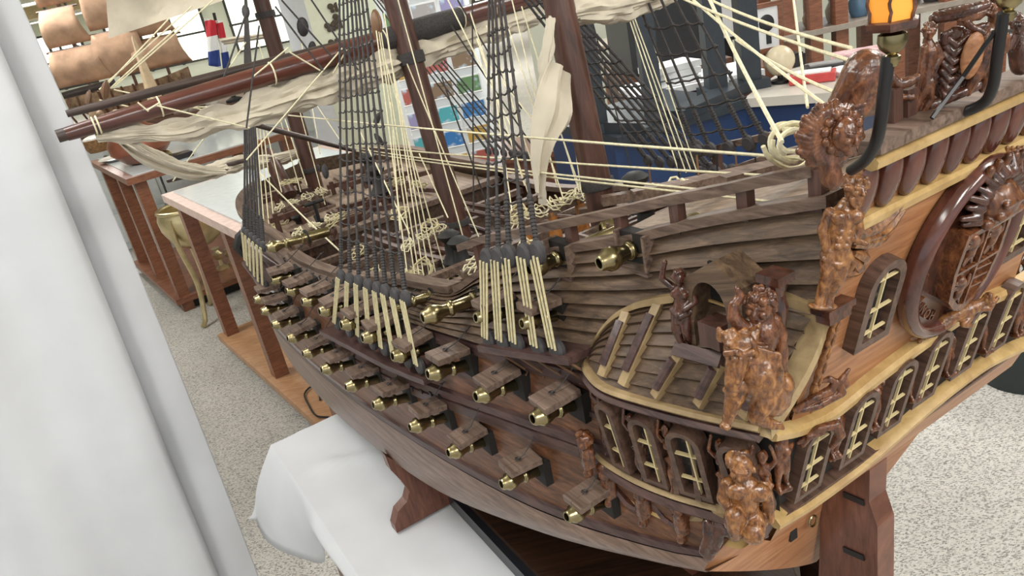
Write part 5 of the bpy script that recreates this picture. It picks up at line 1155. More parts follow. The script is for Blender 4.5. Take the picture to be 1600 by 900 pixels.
# ================================================================== STAND, TABLE, CLOTH
def sw(u, b, z): return FD * u + SD * (VC - b) + Vector((0, 0, z))       # ship coordinates -> world
def sworld(mb): mb.v = [sw(*p) for p in mb.v]; return mb
TZ0 = .70
tb = Thing('display_table', 'low table under the white cloth carrying the model ship stand', 'table', sw(1.13, 0, 0))
g = MB(); g.box((1.13, .095, TZ0 - .022), (1.04, .61, .03)); tb.part('tabletop', sworld(g), M['stand'], smooth=False)
for u in (.68, 1.58):
    for b in (.34, -.16): g = MB(); g.box((u, b, (TZ0 - .037) / 2), (.06, .06, TZ0 - .037)); tb.part('leg', sworld(g), M['stand'], smooth=False)
g = MB(); rows = []; NUc, NB = 70, 26
def drop(u): t = min(1, max(0, (u - 1.30) / .16)); return .045 + .15 * t * t * (3 - 2 * t)
for i in range(NUc + 1):
    u = lerp(.60, 1.66, i / NUc); row = []
    for k in range(9):                                    # skirt on the near side, from hem up
        t = k / 8; d = drop(u); f = .018 * math.sin(u * 21) * (1 - t) * d / .2 + .085 * (1 - t) * max(0, u - 1.36) / .30
        row.append(Vector((u + .10 * (1 - t) * max(0, u - 1.42) / .24, .412 + f + .012 * math.sin(PI * t), TZ0 - .004 - d * (1 - t) * (1 + .12 * math.sin(u * 9)))))
    for k in range(NB + 1):
        b = lerp(.408, -.22, k / NB); w = .0035 * noise.noise(Vector((u * 5, b * 7, 1))) + .002 * noise.noise(Vector((u * 15, b * 16, 4)))
        e = math.exp(-((b - .33) / .02) ** 2) * .004 * (1 if .5 < u < 1.5 else .3) + .011 * math.exp(-((u - 1.45 - (b - .30) * .5) / .018) ** 2 - ((b - .30) / .07) ** 2)
        row.append(Vector((u, b, TZ0 + .0015 + max(-.0005, w + e))))
    rows.append(row)
last = rows[-1]
for k in range(1, 7):                                     # skirt over the far end
    t = k / 6; rows.append([Vector((p.x + .02 * t + .012 * math.sin(p.y * 22) * t, p.y + (.02 * t if j < 9 else 0), p.z - .20 * t * min(1, j / 8))) for j, p in enumerate(last)])
g.grid(rows); cloth = mesh_obj('white_tablecloth', sworld(g), M['cloth'], base=sw(.9, 0, TZ0)); tag(cloth, 'white cotton cloth spread over the low table under the model ship', 'tablecloth')
sd = cloth.modifiers.new('thick', 'SOLIDIFY'); sd.thickness = .0012; sd.offset = 1
st = Thing('ship_stand', 'red brown cradle stand with curved sides under the model ship hull', 'stand', sw(.8, 0, TZ0 + .006))
prof = [(su(x, y, 1.145).y, su(x, y, 1.145).z) for x, y in ((622, 838), (617, 822), (622, 800), (636, 784), (640, 768), (626, 750), (611, 735), (602, 712))]
prof = [(b, max(z, TZ0 + .0075)) for b, z in prof]
half = prof + [(.262, .825), (.20, .786), (.13, .762), (.03, .7505)]
for u in (1.145, .68):
    k = 1.0 if u > 1 else .1
    g = MB(); pl = [(b * k, z if z < .8 else lerp(z, .80, 1 - k)) for b, z in half]; g.prism(pl + [(-b, z) for b, z in pl[::-1]], Matrix(((0, 0, 1, u), (1, 0, 0, 0), (0, 1, 0, 0), (0, 0, 0, 1))), 0, .022); st.part('cradle', sworld(g), M['stand'], smooth=False)
g = MB(); g.prism([(1.145, .202), (.61, .215), (.61, -.215), (1.145, -.202)], Matrix.Identity(4), TZ0 + .006, TZ0 + .034); st.part('base_board', sworld(g), plain('very dark stained board', (.016, .017, .022), .3), smooth=False)
g = MB(); g.prism([(1.13, .190), (.615, .20), (.615, -.20), (1.13, -.190)], Matrix.Identity(4), TZ0 + .034, TZ0 + .0445); st.part('base_board', sworld(g), M['hull_under'], smooth=False)

# ================================================================== CURTAIN on the left
def curtain():
    E_ = ray(216, 450); h = Vector((E_.x, E_.y, 0)).normalized(); E0 = h * 1.75; left = Vector((-h.y, h.x, 0)); back = h
    t = Thing('white_curtain', 'white cloth curtain hanging in folds at the left in front', 'curtain', E0 + left * .3)
    def sheet(name, x0, x1, off, amp, seed, z0=.06, z1=2.6):
        rows = []; N = 90
        for j in range(25):
            z = lerp(z0, z1, j / 24); row = []
            for i in range(N + 1):
                s = lerp(x0, x1, i / N); d = off + amp * (math.sin(s * 27 + seed + .7 * math.sin(z * 1.3)) + .6 * math.sin(s * 13 + seed * 2 + .4 * z)) * (.55 + .45 * (2.6 - z) / 2.6) + .006 * noise.noise(Vector((s * 9, z * 3, seed)))
                row.append(E0 + left * (s + .012 * math.sin(z * 2.1 + seed)) + back * d + Vector((0, 0, z)))
            rows.append(row)
        g = MB(); g.grid(rows); o = t.part(name, g, M['cloth']); m = o.modifiers.new('thick', 'SOLIDIFY'); m.thickness = .002; return o
    sheet('front_fold', .07, 1.5, 0, .024, 1.2); sheet('edge_fold', .0, .30, .05, .020, 2.6); 
    g = MB(); g.tube([E0 + left * -.05 + Vector((0, 0, 2.62)), E0 + left * 1.55 + Vector((0, 0, 2.62))], .012, 10); t.part('curtain_rail', g, TRIMW)
    g = MB()
    for q in (0, 1.4): g.tube([E0 + left * q + Vector((0, 0, 2.62)), E0 + left * q + Vector((0, 0, CEIL))], .004, 6)
    t.part('rail_hanger', g, TRIMW)
curtain()

# ================================================================== DISPLAY CASES AND THINGS BEHIND
D1 = Vector((.53, -.848, 0)); D2 = Vector((.848, .53, 0))
CASEW = wood('red brown case wood', (0.15, 0.052, 0.026), (0.30, 0.125, 0.066), stretch=(4, 4, 30), rough=0.35, bump=.1)
CASEO = wood('orange case board', (0.38, 0.19, 0.09), (0.56, 0.33, 0.18), stretch=(3, 20, 3), rough=0.4, bump=.08)
PINK = plain('pale pinkish edge', (.62, .47, .42), .5)
GLASSTOP = plain('pale glass top', (.62, .68, .70), .12, noise_amt=.05)
def obox(o, a, b, z0, z1, m=None):                       # box from corner o spanning vectors a, b
    g = m or MB(); vs = [o + q for q in (Vector(), a, a + b, b)]; g.add([v + Vector((0, 0, z0 - v.z)) for v in vs] + [v + Vector((0, 0, z1 - v.z)) for v in vs], [(3, 2, 1, 0), (4, 5, 6, 7), (0, 1, 5, 4), (1, 2, 6, 5), (2, 3, 7, 6), (3, 0, 4, 7)]); return g
def case(name, label, o, La, Lb, legs_a, legs_b, top_h, top_mat, base_z, base_mat, lw=.065, edge=None, plinth=None):
    t = Thing(name, label, 'display case', o + D1 * (La / 2) + D2 * (Lb / 2))
    t.part('top', obox(o - D1 * .04 - D2 * .04, D1 * (La + .08), D2 * (Lb + .08), top_h - .045, top_h - .006), edge or CASEW, smooth=False)
    t.part('top_panel', obox(o + D2 * .01 + D1 * .01, D1 * (La - .02), D2 * (Lb - .02), top_h - .008, top_h), top_mat, smooth=False)
    for i in range(legs_a):
        for j in range(legs_b):
            p = o + D1 * ((La - lw) * i / (legs_a - 1)) + D2 * ((Lb - lw) * j / (legs_b - 1)); t.part('leg', obox(p, D1 * lw, D2 * lw, .0, top_h - .045), CASEW, smooth=False)
    t.part('base_board', obox(o + D1 * lw * .0 - D2 * .03 - D1 * .03, D1 * (La + .06), D2 * (Lb + .06), base_z - .035, base_z), base_mat, smooth=False)
    if plinth: t.part('plinth', obox(o + D2 * .03 + D1 * .0, D1 * (La - .03), D2 * (Lb - .06), .001, base_z - .035), plinth, smooth=False)
    return t
p0 = wz(352, 523, .10)
oA = Vector((p0.x, p0.y, 0)); case('display_case', 'display case with pale glass top on red brown legs nearest behind the model ship bow', oA - D1 * .02, 1.56, .80, 3, 2, .90, GLASSTOP, .10, CASEO, edge=PINK)
p0 = wz(282, 470, .08); oB = Vector((p0.x, p0.y, 0))
case('display_case', 'second display case carrying the round copper pot, left behind the white curtain edge', oB - D1 * 1.3, 1.3, 1.0, 3, 2, .90, GLASSTOP, .10, CASEW, lw=.07, plinth=M['black'])
# brass cauldron on a curved leg
c = wz(284, 365, .62); r = .155
foot = wz(317, 508, 0.01); c = Vector((foot.x + .09, foot.y + .18, .60))
t = Thing('brass_cauldron', 'large brass cauldron with a rolled rim on a curved brass leg', 'cauldron', (c.x, c.y, 0))
g = MB(); g.lathe([(0, -.17), (.08, -.165), (.15, -.11), (.185, -.02), (.19, .05), (.175, .10), (.168, .10), (.18, .05), (.17, -.02), (.13, -.10), (0, -.15)], Matrix.Translation(c) @ Matrix.Diagonal((.98, .98, .9, 1)), 28); t.part('bowl', g, M['brass_bowl'])
g = MB(); g.tube([c + Vector((.170 * math.cos(a), .170 * math.sin(a), .09)) for a in [2 * PI * i / 28 for i in range(29)]], .012, 8); t.part('rim', g, M['brass_bowl'])
for k in range(3):
    a = -1.9 + k * 2 * PI / 3; d = Vector((math.cos(a), math.sin(a), 0)); g = MB(); g.tube(path([tuple(c + d * .185 + Vector((0, 0, .06))), tuple(c + d * .185 + Vector((0, 0, -.10))), tuple(Vector((c.x, c.y, .25)) + d * .15), tuple(Vector((c.x, c.y, .03)) + d * .20), tuple(Vector((c.x, c.y, .012)) + d * .23)], 16), .016, 8); t.part('leg', g, M['brass_bowl'])
PORC = plain('white porcelain', (.72, .72, .68), .2); NAVY = plain('navy glaze', (.02, .035, .12), .2, noise_amt=.4, scale=18)
c = wz(326, 350, .62) + Vector((.26, .22, 0)); t = Thing('porcelain_bowl', 'navy blue and white bowl with brass foot rim behind the case legs', 'bowl', (c.x, c.y, 0))
g = MB(); g.lathe([(0, -.12), (.08, -.12), (.13, -.06), (.15, .03), (.15, .08), (.14, .08), (.12, -.04), (0, -.1)], Matrix.Translation(c), 24); t.part('bowl', g, NAVY)
g = MB(); g.lathe([(.06, .05), (.11, .08), (.10, .16), (.05, .2), (0, .21)], Matrix.Translation(c), 20); t.part('lid', g, PORC)
g = MB(); g.lathe([(.10, -.145), (.11, -.14), (.11, -.12), (.08, -.118)], Matrix.Translation(c), 20); t.part('foot_rim', g, M['brass_bowl'])
g = MB(); g.lathe([(.13, 0.001), (.13, .02), (.04, .05), (.03, .3), (.05, c.z - .15), (.10, c.z - .145)], Matrix.Translation((c.x, c.y, 0)), 16); t.part('pedestal', g, CASEW)
p = wz(372, 430, .10)
for i, (px, py, sc_) in enumerate(((348, 420, 1), (362, 412, .7))):
    p = wz(px, py, .10); g = MB(); g.lathe([(.045, .001), (.045, .012), (.016, .03), (.012, .07), (.03, .085), (.035, .11), (.02, .125), (.012, .14), (.03, .15), (.03, .155), (0, .155)], Matrix.Translation(p) @ Matrix.Scale(sc_, 4), 16)
    tag(mesh_obj('brass_candlestick', g, M['brass_bowl'], base=p), ('taller' if i == 0 else 'smaller') + ' turned brass candlestick on the case floor behind the model ship bow', 'candlestick')
# on the second case
def on_b(px, py, z=.9): return wz(px, py, z)
c = on_b(228, 252); t = Thing('copper_pot', 'big round reddish copper pot on top of the second display case', 'pot', c)
g = MB(); g.lathe([(.07, 0.001), (.10, .01), (.16, .07), (.165, .12), (.14, .17), (.08, .20), (.06, .22), (.07, .235), (0, .235)], Matrix.Translation(c) @ Matrix.Scale(1.15, 4), 28); t.part('body', g, plain('dull copper', (.26, .09, .05), .35, .3, .2, 8)); g = MB(); g.tube(path([tuple(c + Vector((.12, -.06, .04))), tuple(c + Vector((.2, -.1, .04))), tuple(c + Vector((.21, -.1, .0 + .012)))], 8), .012, 8); t.part('spout', g, M['brass'])
c = on_b(188, 248); t = Thing('shell_tray', 'white tray of pale shells beside the copper pot', 'tray', c); g = MB(); g.lathe([(.10, 0.001), (.14, .02), (.135, .022), (.09, .008), (0, .008)], Matrix.Translation(c), 20); t.part('tray', g, PORC)
rnd = random.Random(4); SHELL = plain('pinkish shell', (.68, .52, .43), .4, noise_amt=.3)
for i in range(7): a = rnd.uniform(0, 6.28); g = MB(); g.ell(c + Vector((.06 * math.cos(a), .06 * math.sin(a), .03)), (.03, .024, .018), n=10, k=6); t.part('shell', g, SHELL)
c = on_b(272, 250); g = MB(); g.box(c + Vector((0, 0, .016)), (.22, .12, .03), Matrix.Rotation(.55, 3, 'Z')); tag(mesh_obj('dark_book', g, M['iron'], base=c, smooth=False), 'black flat book lying in front of the copper pot', 'book')
c = on_b(158, 236); t = Thing('wicker_basket', 'round brown basket at the end of the second display case', 'basket', c); g = MB(); g.lathe([(.08, 0.001), (.11, .05), (.12, .10), (.11, .10), (.09, .02), (0, .02)], Matrix.Translation(c), 18); t.part('basket', g, plain('wicker', (.26, .14, .06), .7, noise_amt=.4, scale=60)); g = MB(); g.ell(c + Vector((0, 0, .10)), (.10, .10, .03)); t.part('cloth_lining', g, PORC)
# sideboard behind with the tan model ship and other curiosities
SBM = wood('dark sideboard wood', (0.07, 0.03, 0.018), (0.19, 0.09, 0.05), rough=.4)
PALE = plain('pale painted front', (.62, .66, .66), .5, noise_amt=.05); q0 = wy(150, 172, 6.4); z_t = 1.02; t = Thing('sideboard', 'long dark wooden sideboard far behind the second display case', 'sideboard', (-1.9, 6.9, 0))
x0, x1 = -3.4, -.55
g = MB(); g.box(((x0 + x1) / 2, 6.9, z_t - .02), (x1 - x0, .9, .04)); t.part('top', g, SBM, smooth=False)
for i in range(4):
    xx = lerp(x0, x1, (i + .5) / 4); g = MB(); g.box((xx, 6.92, .48), ((x1 - x0) / 4 - .02, .8, .95)); t.part('cabinet', g, PALE, smooth=False)
    for j in range(3): g = MB(); g.box((xx, 6.51, .2 + j * .3), ((x1 - x0) / 4 - .08, .02, .26)); d = t.part('drawer', g, PALE, smooth=False); g = MB(); g.ell((xx, 6.49, .2 + j * .3), .02, n=8, k=6); t.part('knob', g, M['brass'], parent=d)
TANS = plain('tan leather sails', (.56, .36, .24), .8, noise_amt=.25, scale=9, bump=.3)
c = wy(205, 150, 7.0); c.z = z_t; t = Thing('old_model_ship', 'tan model ship with stacked leather coloured sails on the sideboard', 'model ship', c)
g = MB(); rows = []
for i in range(13):
    s = -1 + i / 6; w = .12 * max(.05, 1 - abs(s) ** 3); rows.append([c + Vector((s * .55, w * math.cos(PI * k / 8), .26 + .06 * s * s - .24 * math.sin(PI * k / 8) * (1 - .5 * abs(s) ** 3))) for k in range(9)])
g.grid(rows); t.part('hull', g, plain('ribbed brown hull', (.30, .20, .12), .7, noise_amt=.5, scale=25))
for k in range(11): xx = c.x - .5 + k * .1; g = MB(); g.tube([(xx, c.y - .13 * (1 - (abs(k - 5) / 6) ** 3), c.z + .28), (xx, c.y - .10, c.z + .12), (xx, c.y - .03, c.z + .02)], .010, 5); t.part('hull_rib', g, SBM)
g = MB(); g.box(c + Vector((0, 0, .012)), (.5, .16, .022)); t.part('base', g, SBM, smooth=False)
for mx, hh in ((-.30, 1.35), (.08, 1.55), (.38, 1.2)):
    g = MB(); g.tube([c + Vector((mx, 0, .2)), c + Vector((mx, 0, hh))], .014, 8); t.part('mast', g, SBM)
    for lv in range(3):
        z0 = .36 + lv * (hh - .4) / 3; z1 = z0 + (hh - .4) / 3 - .03; w0, w1 = .24 - lv * .05, .19 - lv * .05; rows = []
        for j in range(8): v = j / 7; rows.append([c + Vector((mx + lerp(lerp(-w0, -w1, v), lerp(w0, w1, v), i / 8), -.05 - .07 * math.sin(PI * v * .9) + .012 * noise.noise(Vector((i, j, mx * 9 + lv))), lerp(z0, z1, v))) for i in range(9)])
        g = MB(); g.grid(rows); o = t.part('sail', g, TANS); m_ = o.modifiers.new('thick', 'SOLIDIFY'); m_.thickness = .004
        g = MB(); g.tube([c + Vector((mx - w1 - .03, -.05, z1)), c + Vector((mx + w1 + .03, -.05, z1))], .009, 6); t.part('yard', g, SBM)
c = wy(240, 148, 6.54); c.z = z_t; t = Thing('wooden_obelisk', 'pale tapering wooden obelisk in front of the tan model ship', 'obelisk', c); g = MB(); g.lathe([(.075, .03), (.012, .62), (0, .65)], Matrix.Translation(c), 4); t.part('shaft', g, plain('pale pine', (.72, .55, .36), .6), smooth=False); g = MB(); g.lathe([(.10, 0.001), (.10, .03), (.07, .031)], Matrix.Translation(c), 4); t.part('foot', g, SBM, smooth=False)
# tricolour flag on a staff
c = wy(352, 112, 6.55); c.z = z_t; t = Thing('tricolour_flag', 'folded red white and blue striped flag on a short staff', 'flag', c)
g = MB(); g.tube([c + Vector((0, 0, .03)), wy(334, 20, 6.55)], .012, 8); t.part('staff', g, M['black']); g = MB(); g.lathe([(.07, 0.001), (.07, .02), (.02, .04), (.02, .06)], Matrix.Translation(c), 14); t.part('foot', g, M['black'])
def flag_mat():
    m, nt, b = _mat('red white blue cloth'); b.inputs['Roughness'].default_value = .8; tc = nt.nodes.new('ShaderNodeTexCoord'); sp = nt.nodes.new('ShaderNodeSeparateXYZ'); nt.links.new(tc.outputs['Generated'], sp.inputs[0]); cr = nt.nodes.new('ShaderNodeValToRGB'); cr.color_ramp.interpolation = 'CONSTANT'; e = cr.color_ramp.elements
    e[0].color = (.88, .87, .86, 1); e[1].position = .05; e[1].color = (.03, .06, .26, 1)
    for ps, cl in ((.36, (.9, .9, .9, 1)), (.64, (.62, .03, .05, 1)), (.94, (.9, .88, .86, 1))): k = e.new(ps); k.color = cl
    nt.links.new(sp.outputs['Z'], cr.inputs['Fac']); nt.links.new(cr.outputs['Color'], b.inputs['Base Color']); return m
FM = flag_mat()
for (a, b2, e, f) in (((319, 28), (336, 32), (347, 107), (327, 102)), ((337, 32), (347, 32), (361, 104), (349, 111))):
    P = [wy(x, y, 6.5 if i in (0, 3) else 6.46) for i, (x, y) in enumerate((a, b2, e, f))]; g = MB(); rows = [[P[0].lerp(P[1], i / 6).lerp(P[3].lerp(P[2], i / 6), j / 10) + Vector((0, .015 * math.sin(i * 1.2 + j * .4), 0)) for i in range(7)] for j in range(11)]; g.grid(rows); o = t.part('flag_cloth', g, FM); m_ = o.modifiers.new('thick', 'SOLIDIFY'); m_.thickness = .003
# small curiosities on the sideboard, each its own thing
CUR = [(284, 162, .06, (.62, .56, .46), 'pale lumpy coral piece'), (312, 165, .07, (.10, .08, .07), 'dark bronze figurine'), (334, 168, .07, (.70, .68, .62), 'white plaster bust'), (398, 176, .07, (.42, .26, .14), 'brown turned wooden jar'), (142, 160, .09, (.36, .24, .15), 'rough driftwood lump'), (424, 178, .08, (.16, .09, .06), 'squat dark clay jar'), (178, 168, .06, (.55, .47, .36), 'tan whale bone carving')]
for i, (px, py, s_, col, nm) in enumerate(CUR):
    c = wy(px, py, 6.58 + (i % 2) * .08); c.z = z_t; g = MB(); rnd = random.Random(i)
    g.lathe([(s_ * .6, 0.001), (s_ * .7, s_ * .2), (s_ * rnd.uniform(.3, .9), s_ * .6), (s_ * rnd.uniform(.6, 1), s_ * 1.1), (s_ * .5, s_ * 1.6), (s_ * rnd.uniform(.2, .5), s_ * 1.9), (s_ * .3, s_ * 2.1), (0, s_ * 2.15)], Matrix.Translation(c), 14)
    for k in range(4): a = rnd.uniform(0, 6.28); g.ell(c + Vector((s_ * .6 * math.cos(a), s_ * .6 * math.sin(a), s_ * rnd.uniform(.6, 1.5))), s_ * rnd.uniform(.25, .4), n=8, k=6)
    tag(mesh_obj(nm.split()[-2] + '_' + nm.split()[-1], g, plain(nm, col, .5, noise_amt=.3, scale=14), base=c), nm + ' standing on the dark sideboard', nm.split()[-1])
# white partition panels with butterfly cut-outs, and a tall pale green board
def upright(name, label, cat, xa, xb, py, Y, z0, z1, mat, th=.04):
    a, b = wy(xa, py, Y), wy(xb, py, Y); t = Thing(name, label, cat, ((a.x + b.x) / 2, Y, z0)); g = MB(); g.box(((a.x + b.x) / 2, Y, (z0 + z1) / 2), (abs(b.x - a.x), th, z1 - z0)); t.part('panel', g, mat, smooth=False)
    g = MB(); g.box(((a.x + b.x) / 2, Y, z0 + .02), (abs(b.x - a.x) * .9, .3, .036)); t.part('foot', g, mat, smooth=False); return t, a, b
CREAM = plain('cream board', (.74, .75, .60), .6, noise_amt=.03); LAV = plain('lavender white board', (.78, .80, .88), .6, noise_amt=.03); PGREEN = plain('pale green board', (.66, .70, .55), .6, noise_amt=.04)
t, a, b = upright('partition_panel', 'cream partition panel with dark butterflies behind the main shrouds', 'partition', 492, 588, 60, 5.6, .001, 2.4, CREAM)
BUT = plain('butterfly brown', (.07, .05, .035), .7)
for px, py in ((522, 12), (517, 42), (529, 37), (523, 68), (530, 28)):
    c = wy(px, py, 5.565); g = MB()
    for sx in (-1, 1): g.ell(c + Vector((sx * .022, 0, .012)), (.022, .004, .020), n=8, k=6); g.ell(c + Vector((sx * .016, 0, -.016)), (.015, .004, .015), n=8, k=6)
    t.part('butterfly', g, BUT)
upright('partition_panel', 'narrow lavender white panel behind the foremast shrouds', 'partition', 452, 492, 60, 5.9, .001, 2.4, LAV)
upright('tall_board', 'tall pale green board standing behind the main mast', 'board', 584, 684, 220, 4.6, .001, 1.85, PGREEN)
# postcard rack
RX = wy(690, 140, 3.9); RW = .44; t = Thing('postcard_rack', 'white postcard rack with three columns of pockets behind the main mast', 'rack', (RX.x, 3.9, 0.0))
def rack_p(i, z): return Vector((RX.x + i, 3.9, z))
g = MB(); g.box((RX.x, 3.93, 1.35), (RW, .03, 1.5)); t.part('back_board', g, plain('white enamel', (.80, .83, .84), .4, noise_amt=.02), smooth=False)
g = MB(); g.box((RX.x, 3.96, .35), (.06, .06, .68)); t.part('post', g, TRIMW, smooth=False); g = MB(); g.box((RX.x, 3.95, .015), (.4, .4, .028)); t.part('foot', g, TRIMW, smooth=False)
POST = [('blue sea', (.05, .22, .55)), ('grey street', (.42, .40, .40)), ('red roof', (.45, .12, .10)), ('turquoise bay', (.10, .45, .52)), ('green hill', (.16, .30, .14)), ('golden sunset', (.55, .35, .08)), ('violet evening', (.34, .32, .55)), ('brown harbour', (.26, .18, .12))]
ORD = ['lowest', 'second lowest', 'third lowest', 'fourth lowest', 'fifth lowest', 'middle', 'fifth highest', 'fourth highest', 'third highest', 'second highest', 'highest']
def card_mat(nm, col):
    m, nt, b = _mat('card ' + nm); b.inputs['Roughness'].default_value = .3; tc = nt.nodes.new('ShaderNodeTexCoord'); nz = nt.nodes.new('ShaderNodeTexNoise'); nz.inputs['Scale'].default_value = 22; nt.links.new(tc.outputs['Object'], nz.inputs['Vector']); cr = nt.nodes.new('ShaderNodeValToRGB'); e = cr.color_ramp.elements; e[0].position = .52; e[0].color = (*col, 1); e[1].position = .66; e[1].color = (.55, .68, .80, 1); nt.links.new(nz.outputs['Fac'], cr.inputs['Fac']); nt.links.new(cr.outputs['Color'], b.inputs['Base Color']); return m
CARD = plain('card white border', (.82, .83, .84), .4, noise_amt=.01)
for cidx, xo in enumerate((-.136, 0, .136)):
    for j in range(11):
        z = .72 + j * .122; nm, col = POST[(j * 3 + cidx * 5 + j // 3) % 8]; c = Vector((RX.x + xo, 3.885, z)); tilt = Matrix.Rotation(.22, 3, 'X')
        g = MB()
        for s_ in (-1, 1): g.tube([c + Vector((s_ * .06, .025, -.042)), c + Vector((s_ * .06, -.02, -.042)), c + Vector((s_ * .06, -.02, -.015))], .002, 5)
        g.tube([c + Vector((-.06, -.02, -.016)), c + Vector((.06, -.02, -.016))], .002, 5); t.part('wire_pocket', g, TRIMW)
        g = MB(); g.box(c + Vector((0, -.004, .02)), (.126, .003, .096), tilt); pc = mesh_obj('postcard', g, CARD, base=c, smooth=False); tag(pc, '%s view postcard in the %s pocket of the rack, %s column' % (nm, ORD[j], ('left', 'middle', 'right')[cidx]), 'postcard', 'postcards in the white rack')
        g = MB(); g.box(c + Vector((0, -.0068, .020)), (.112, .0015, .082), tilt); mesh_obj('picture', g, card_mat(nm, col), pc, c, smooth=False)
# brown cabinet right of the rack
a, b = wz(742, 262, .62), wz(905, 238, .62); t = Thing('low_cabinet', 'low red brown wooden cabinet behind the mizzen shrouds', 'cabinet', ((a.x + b.x) / 2, (a.y + b.y) / 2, 0))
d = (b - a); nrm = Vector((-d.y, d.x, 0)).normalized()
t.part('body', obox(Vector((a.x, a.y, 0)), d, nrm * .45, .001, .62), M['stand'], smooth=False); t.part('top', obox(Vector((a.x, a.y, 0)) - nrm * .02 - d * .01, d * 1.02, nrm * .49, .62, .65), M['stand'], smooth=False)
for k in range(2):
    t.part('door', obox(Vector((a.x, a.y, 0)) + d * (.03 + .48 * k) - nrm * .012, d * .45, nrm * .012, .06, .56), M['stand'], smooth=False)

# ================================================================== BLUE COUNTER
BLUE = plain('dark blue counter front', (.010, .032, .105), .45, noise_amt=.08, scale=5); CTOP = plain('worn grey counter top', (.50, .47, .42), .4, noise_amt=.1, scale=8); SLATE = plain('slate blue black paint', (.022, .030, .040), .4, noise_amt=.15)
CH = .95
A0, A1, A2 = wz(958, 214, CH), wz(1165, 152, CH), wz(1330, 140, CH)
for v in (A0, A1, A2): v.z = 0
t = Thing('shop_counter', 'dark blue shop counter with slate coloured posts behind the ship stern', 'counter', ((A0 + A1) / 2))
def nrm_(a, b): d = (b - a); return Vector((-d.y, d.x, 0)).normalized()
n1, n2 = nrm_(A0, A1), nrm_(A1, A2)
t.part('front_panel', obox(A0, A1 - A0, n1 * .55, .001, CH - .035), BLUE, smooth=False); t.part('front_panel', obox(A1, A2 - A1, n2 * .55, .001, CH - .036), BLUE, smooth=False)
t.part('counter_top', obox(A0 - n1 * .03, A1 - A0, n1 * .60, CH - .035, CH), SLATE, smooth=False); t.part('counter_top', obox(A1 - n2 * .03, A2 - A1, n2 * .62, CH - .034, CH + .001), CTOP, smooth=False)
def post_at(px, py, w, z1, name='post', mat=None, off=Vector((0, 0, 0))):
    p = wz(px, py, CH) + off; g = MB(); g.box((p.x, p.y, (CH + z1) / 2), (w, w, z1 - CH)); t.part(name, g, mat or SLATE, smooth=False); g = MB(); g.box((p.x, p.y, CH + .02), (w * 1.7, w * 1.7, .038)); t.part('post_base', g, SLATE, smooth=False); return p
post_at(1120, 150, .075, 2.5); post_at(1172, 138, .075, 2.5); post_at(938, 206, .06, 2.5); post_at(1026, 208, .06, 2.5)
g = MB(); a, b = wz(938, 206, CH), wz(1026, 208, CH); g.bar(a + Vector((0, 0, .02)), b + Vector((0, 0, .02)), .05, .045); t.part('sill', g, SLATE, smooth=False)
a = wz(1060, 176, CH); g = MB(); g.bar(wz(1052, 190, CH) + Vector((0, 0, .02)), wz(1165, 140, CH) + Vector((0, 0, .02)), .10, .04); t.part('ledge', g, SLATE, smooth=False)
# things on and behind the counter
def boxthing(name, label, cat, c, dims, mat, rot=0.0, group=None, extra=None):
    t = Thing(name, label, cat, c, group); g = MB(); g.box(Vector(c) + Vector((0, 0, dims[2] / 2 + .001)), dims, Matrix.Rotation(rot, 3, 'Z')); t.part(extra[0] if extra else 'body', g, mat, smooth=False, bevel=.003)
    if extra: g = MB(); g.box(Vector(c) + Vector((0, 0, dims[2] + .0045)), (dims[0] * .8, dims[1] * .8, .006), Matrix.Rotation(rot, 3, 'Z')); t.part(extra[1], g, extra[2], smooth=False)
    return t
WHITE = plain('white paper', (.80, .81, .82), .6, noise_amt=.02); REDW = plain('red card', (.50, .06, .06), .4); DARK = plain('black plastic', (.014, .014, .016), .35)
SHP = wy(1075, 122, 3.75); SH = SHP.z
t = Thing('back_shelf', 'white topped shelf unit behind the counter between the slate posts', 'shelf', Vector((SHP.x, 3.75, 0)))
c = SHP.copy(); g = MB(); g.box((c.x, c.y, SH - .015), (.62, .36, .03)); t.part('shelf_board', g, WHITE, smooth=False); g = MB(); g.box((c.x, c.y, SH / 2 - .016), (.58, .34, SH - .034)); t.part('cabinet', g, SBM, smooth=False)
for k, (dx, h) in enumerate(((-.10, .035), (-.10, .07), (-.10, .10))):
    g = MB(); g.box((c.x + dx, c.y - .06, SH + h - .018), (.24, .18, .028), Matrix.Rotation(.1 * k, 3, 'Z')); tag(mesh_obj('white_book', g, WHITE, base=(c.x + dx, c.y - .06, SH + h - .033), smooth=False), ('bottom', 'middle', 'top')[k] + ' one of three white books stacked on the back shelf', 'book', 'white books on the back shelf')
boxthing('black_printer', 'black boxy printer with a pale green folder on top behind the counter', 'printer', (c.x + .04, c.y + .02 + .55, SH), (.5, .4, .42), DARK, .1, None, ('case', 'folder', plain('pale green folder', (.40, .62, .50), .5)))
g = MB(); g.box((c.x + .04, c.y + .57, SH / 2), (.6, .45, SH - .002)); tag(mesh_obj('printer_table', g, SBM, base=(c.x + .04, c.y + .57, 0), smooth=False), 'dark cabinet carrying the black printer', 'cabinet')
c = wz(1220, 130, CH); c.z = CH + .003; t = Thing('cream_globe', 'small cream globe on a dark foot standing on the counter', 'globe', c + Vector((0, 0, .002))); g = MB(); g.ell(c + Vector((0, 0, .088)), .060, n=20, k=12); t.part('ball', g, plain('cream globe', (.70, .60, .42), .35, noise_amt=.2, scale=12)); g = MB(); g.lathe([(.04, .003), (.04, .012), (.012, .02), (.012, .03)], Matrix.Translation(c), 14); t.part('foot', g, DARK)
def cnt(px, py, dz=0.0): p = wz(px, py, CH); p.z = CH + .002 + dz; return p
boxthing('red_white_box', 'flat red box with a white lid lying on the counter by the globe', 'box', cnt(1270, 128), (.17, .09, .035), REDW, -.5, None, ('box', 'lid', WHITE))
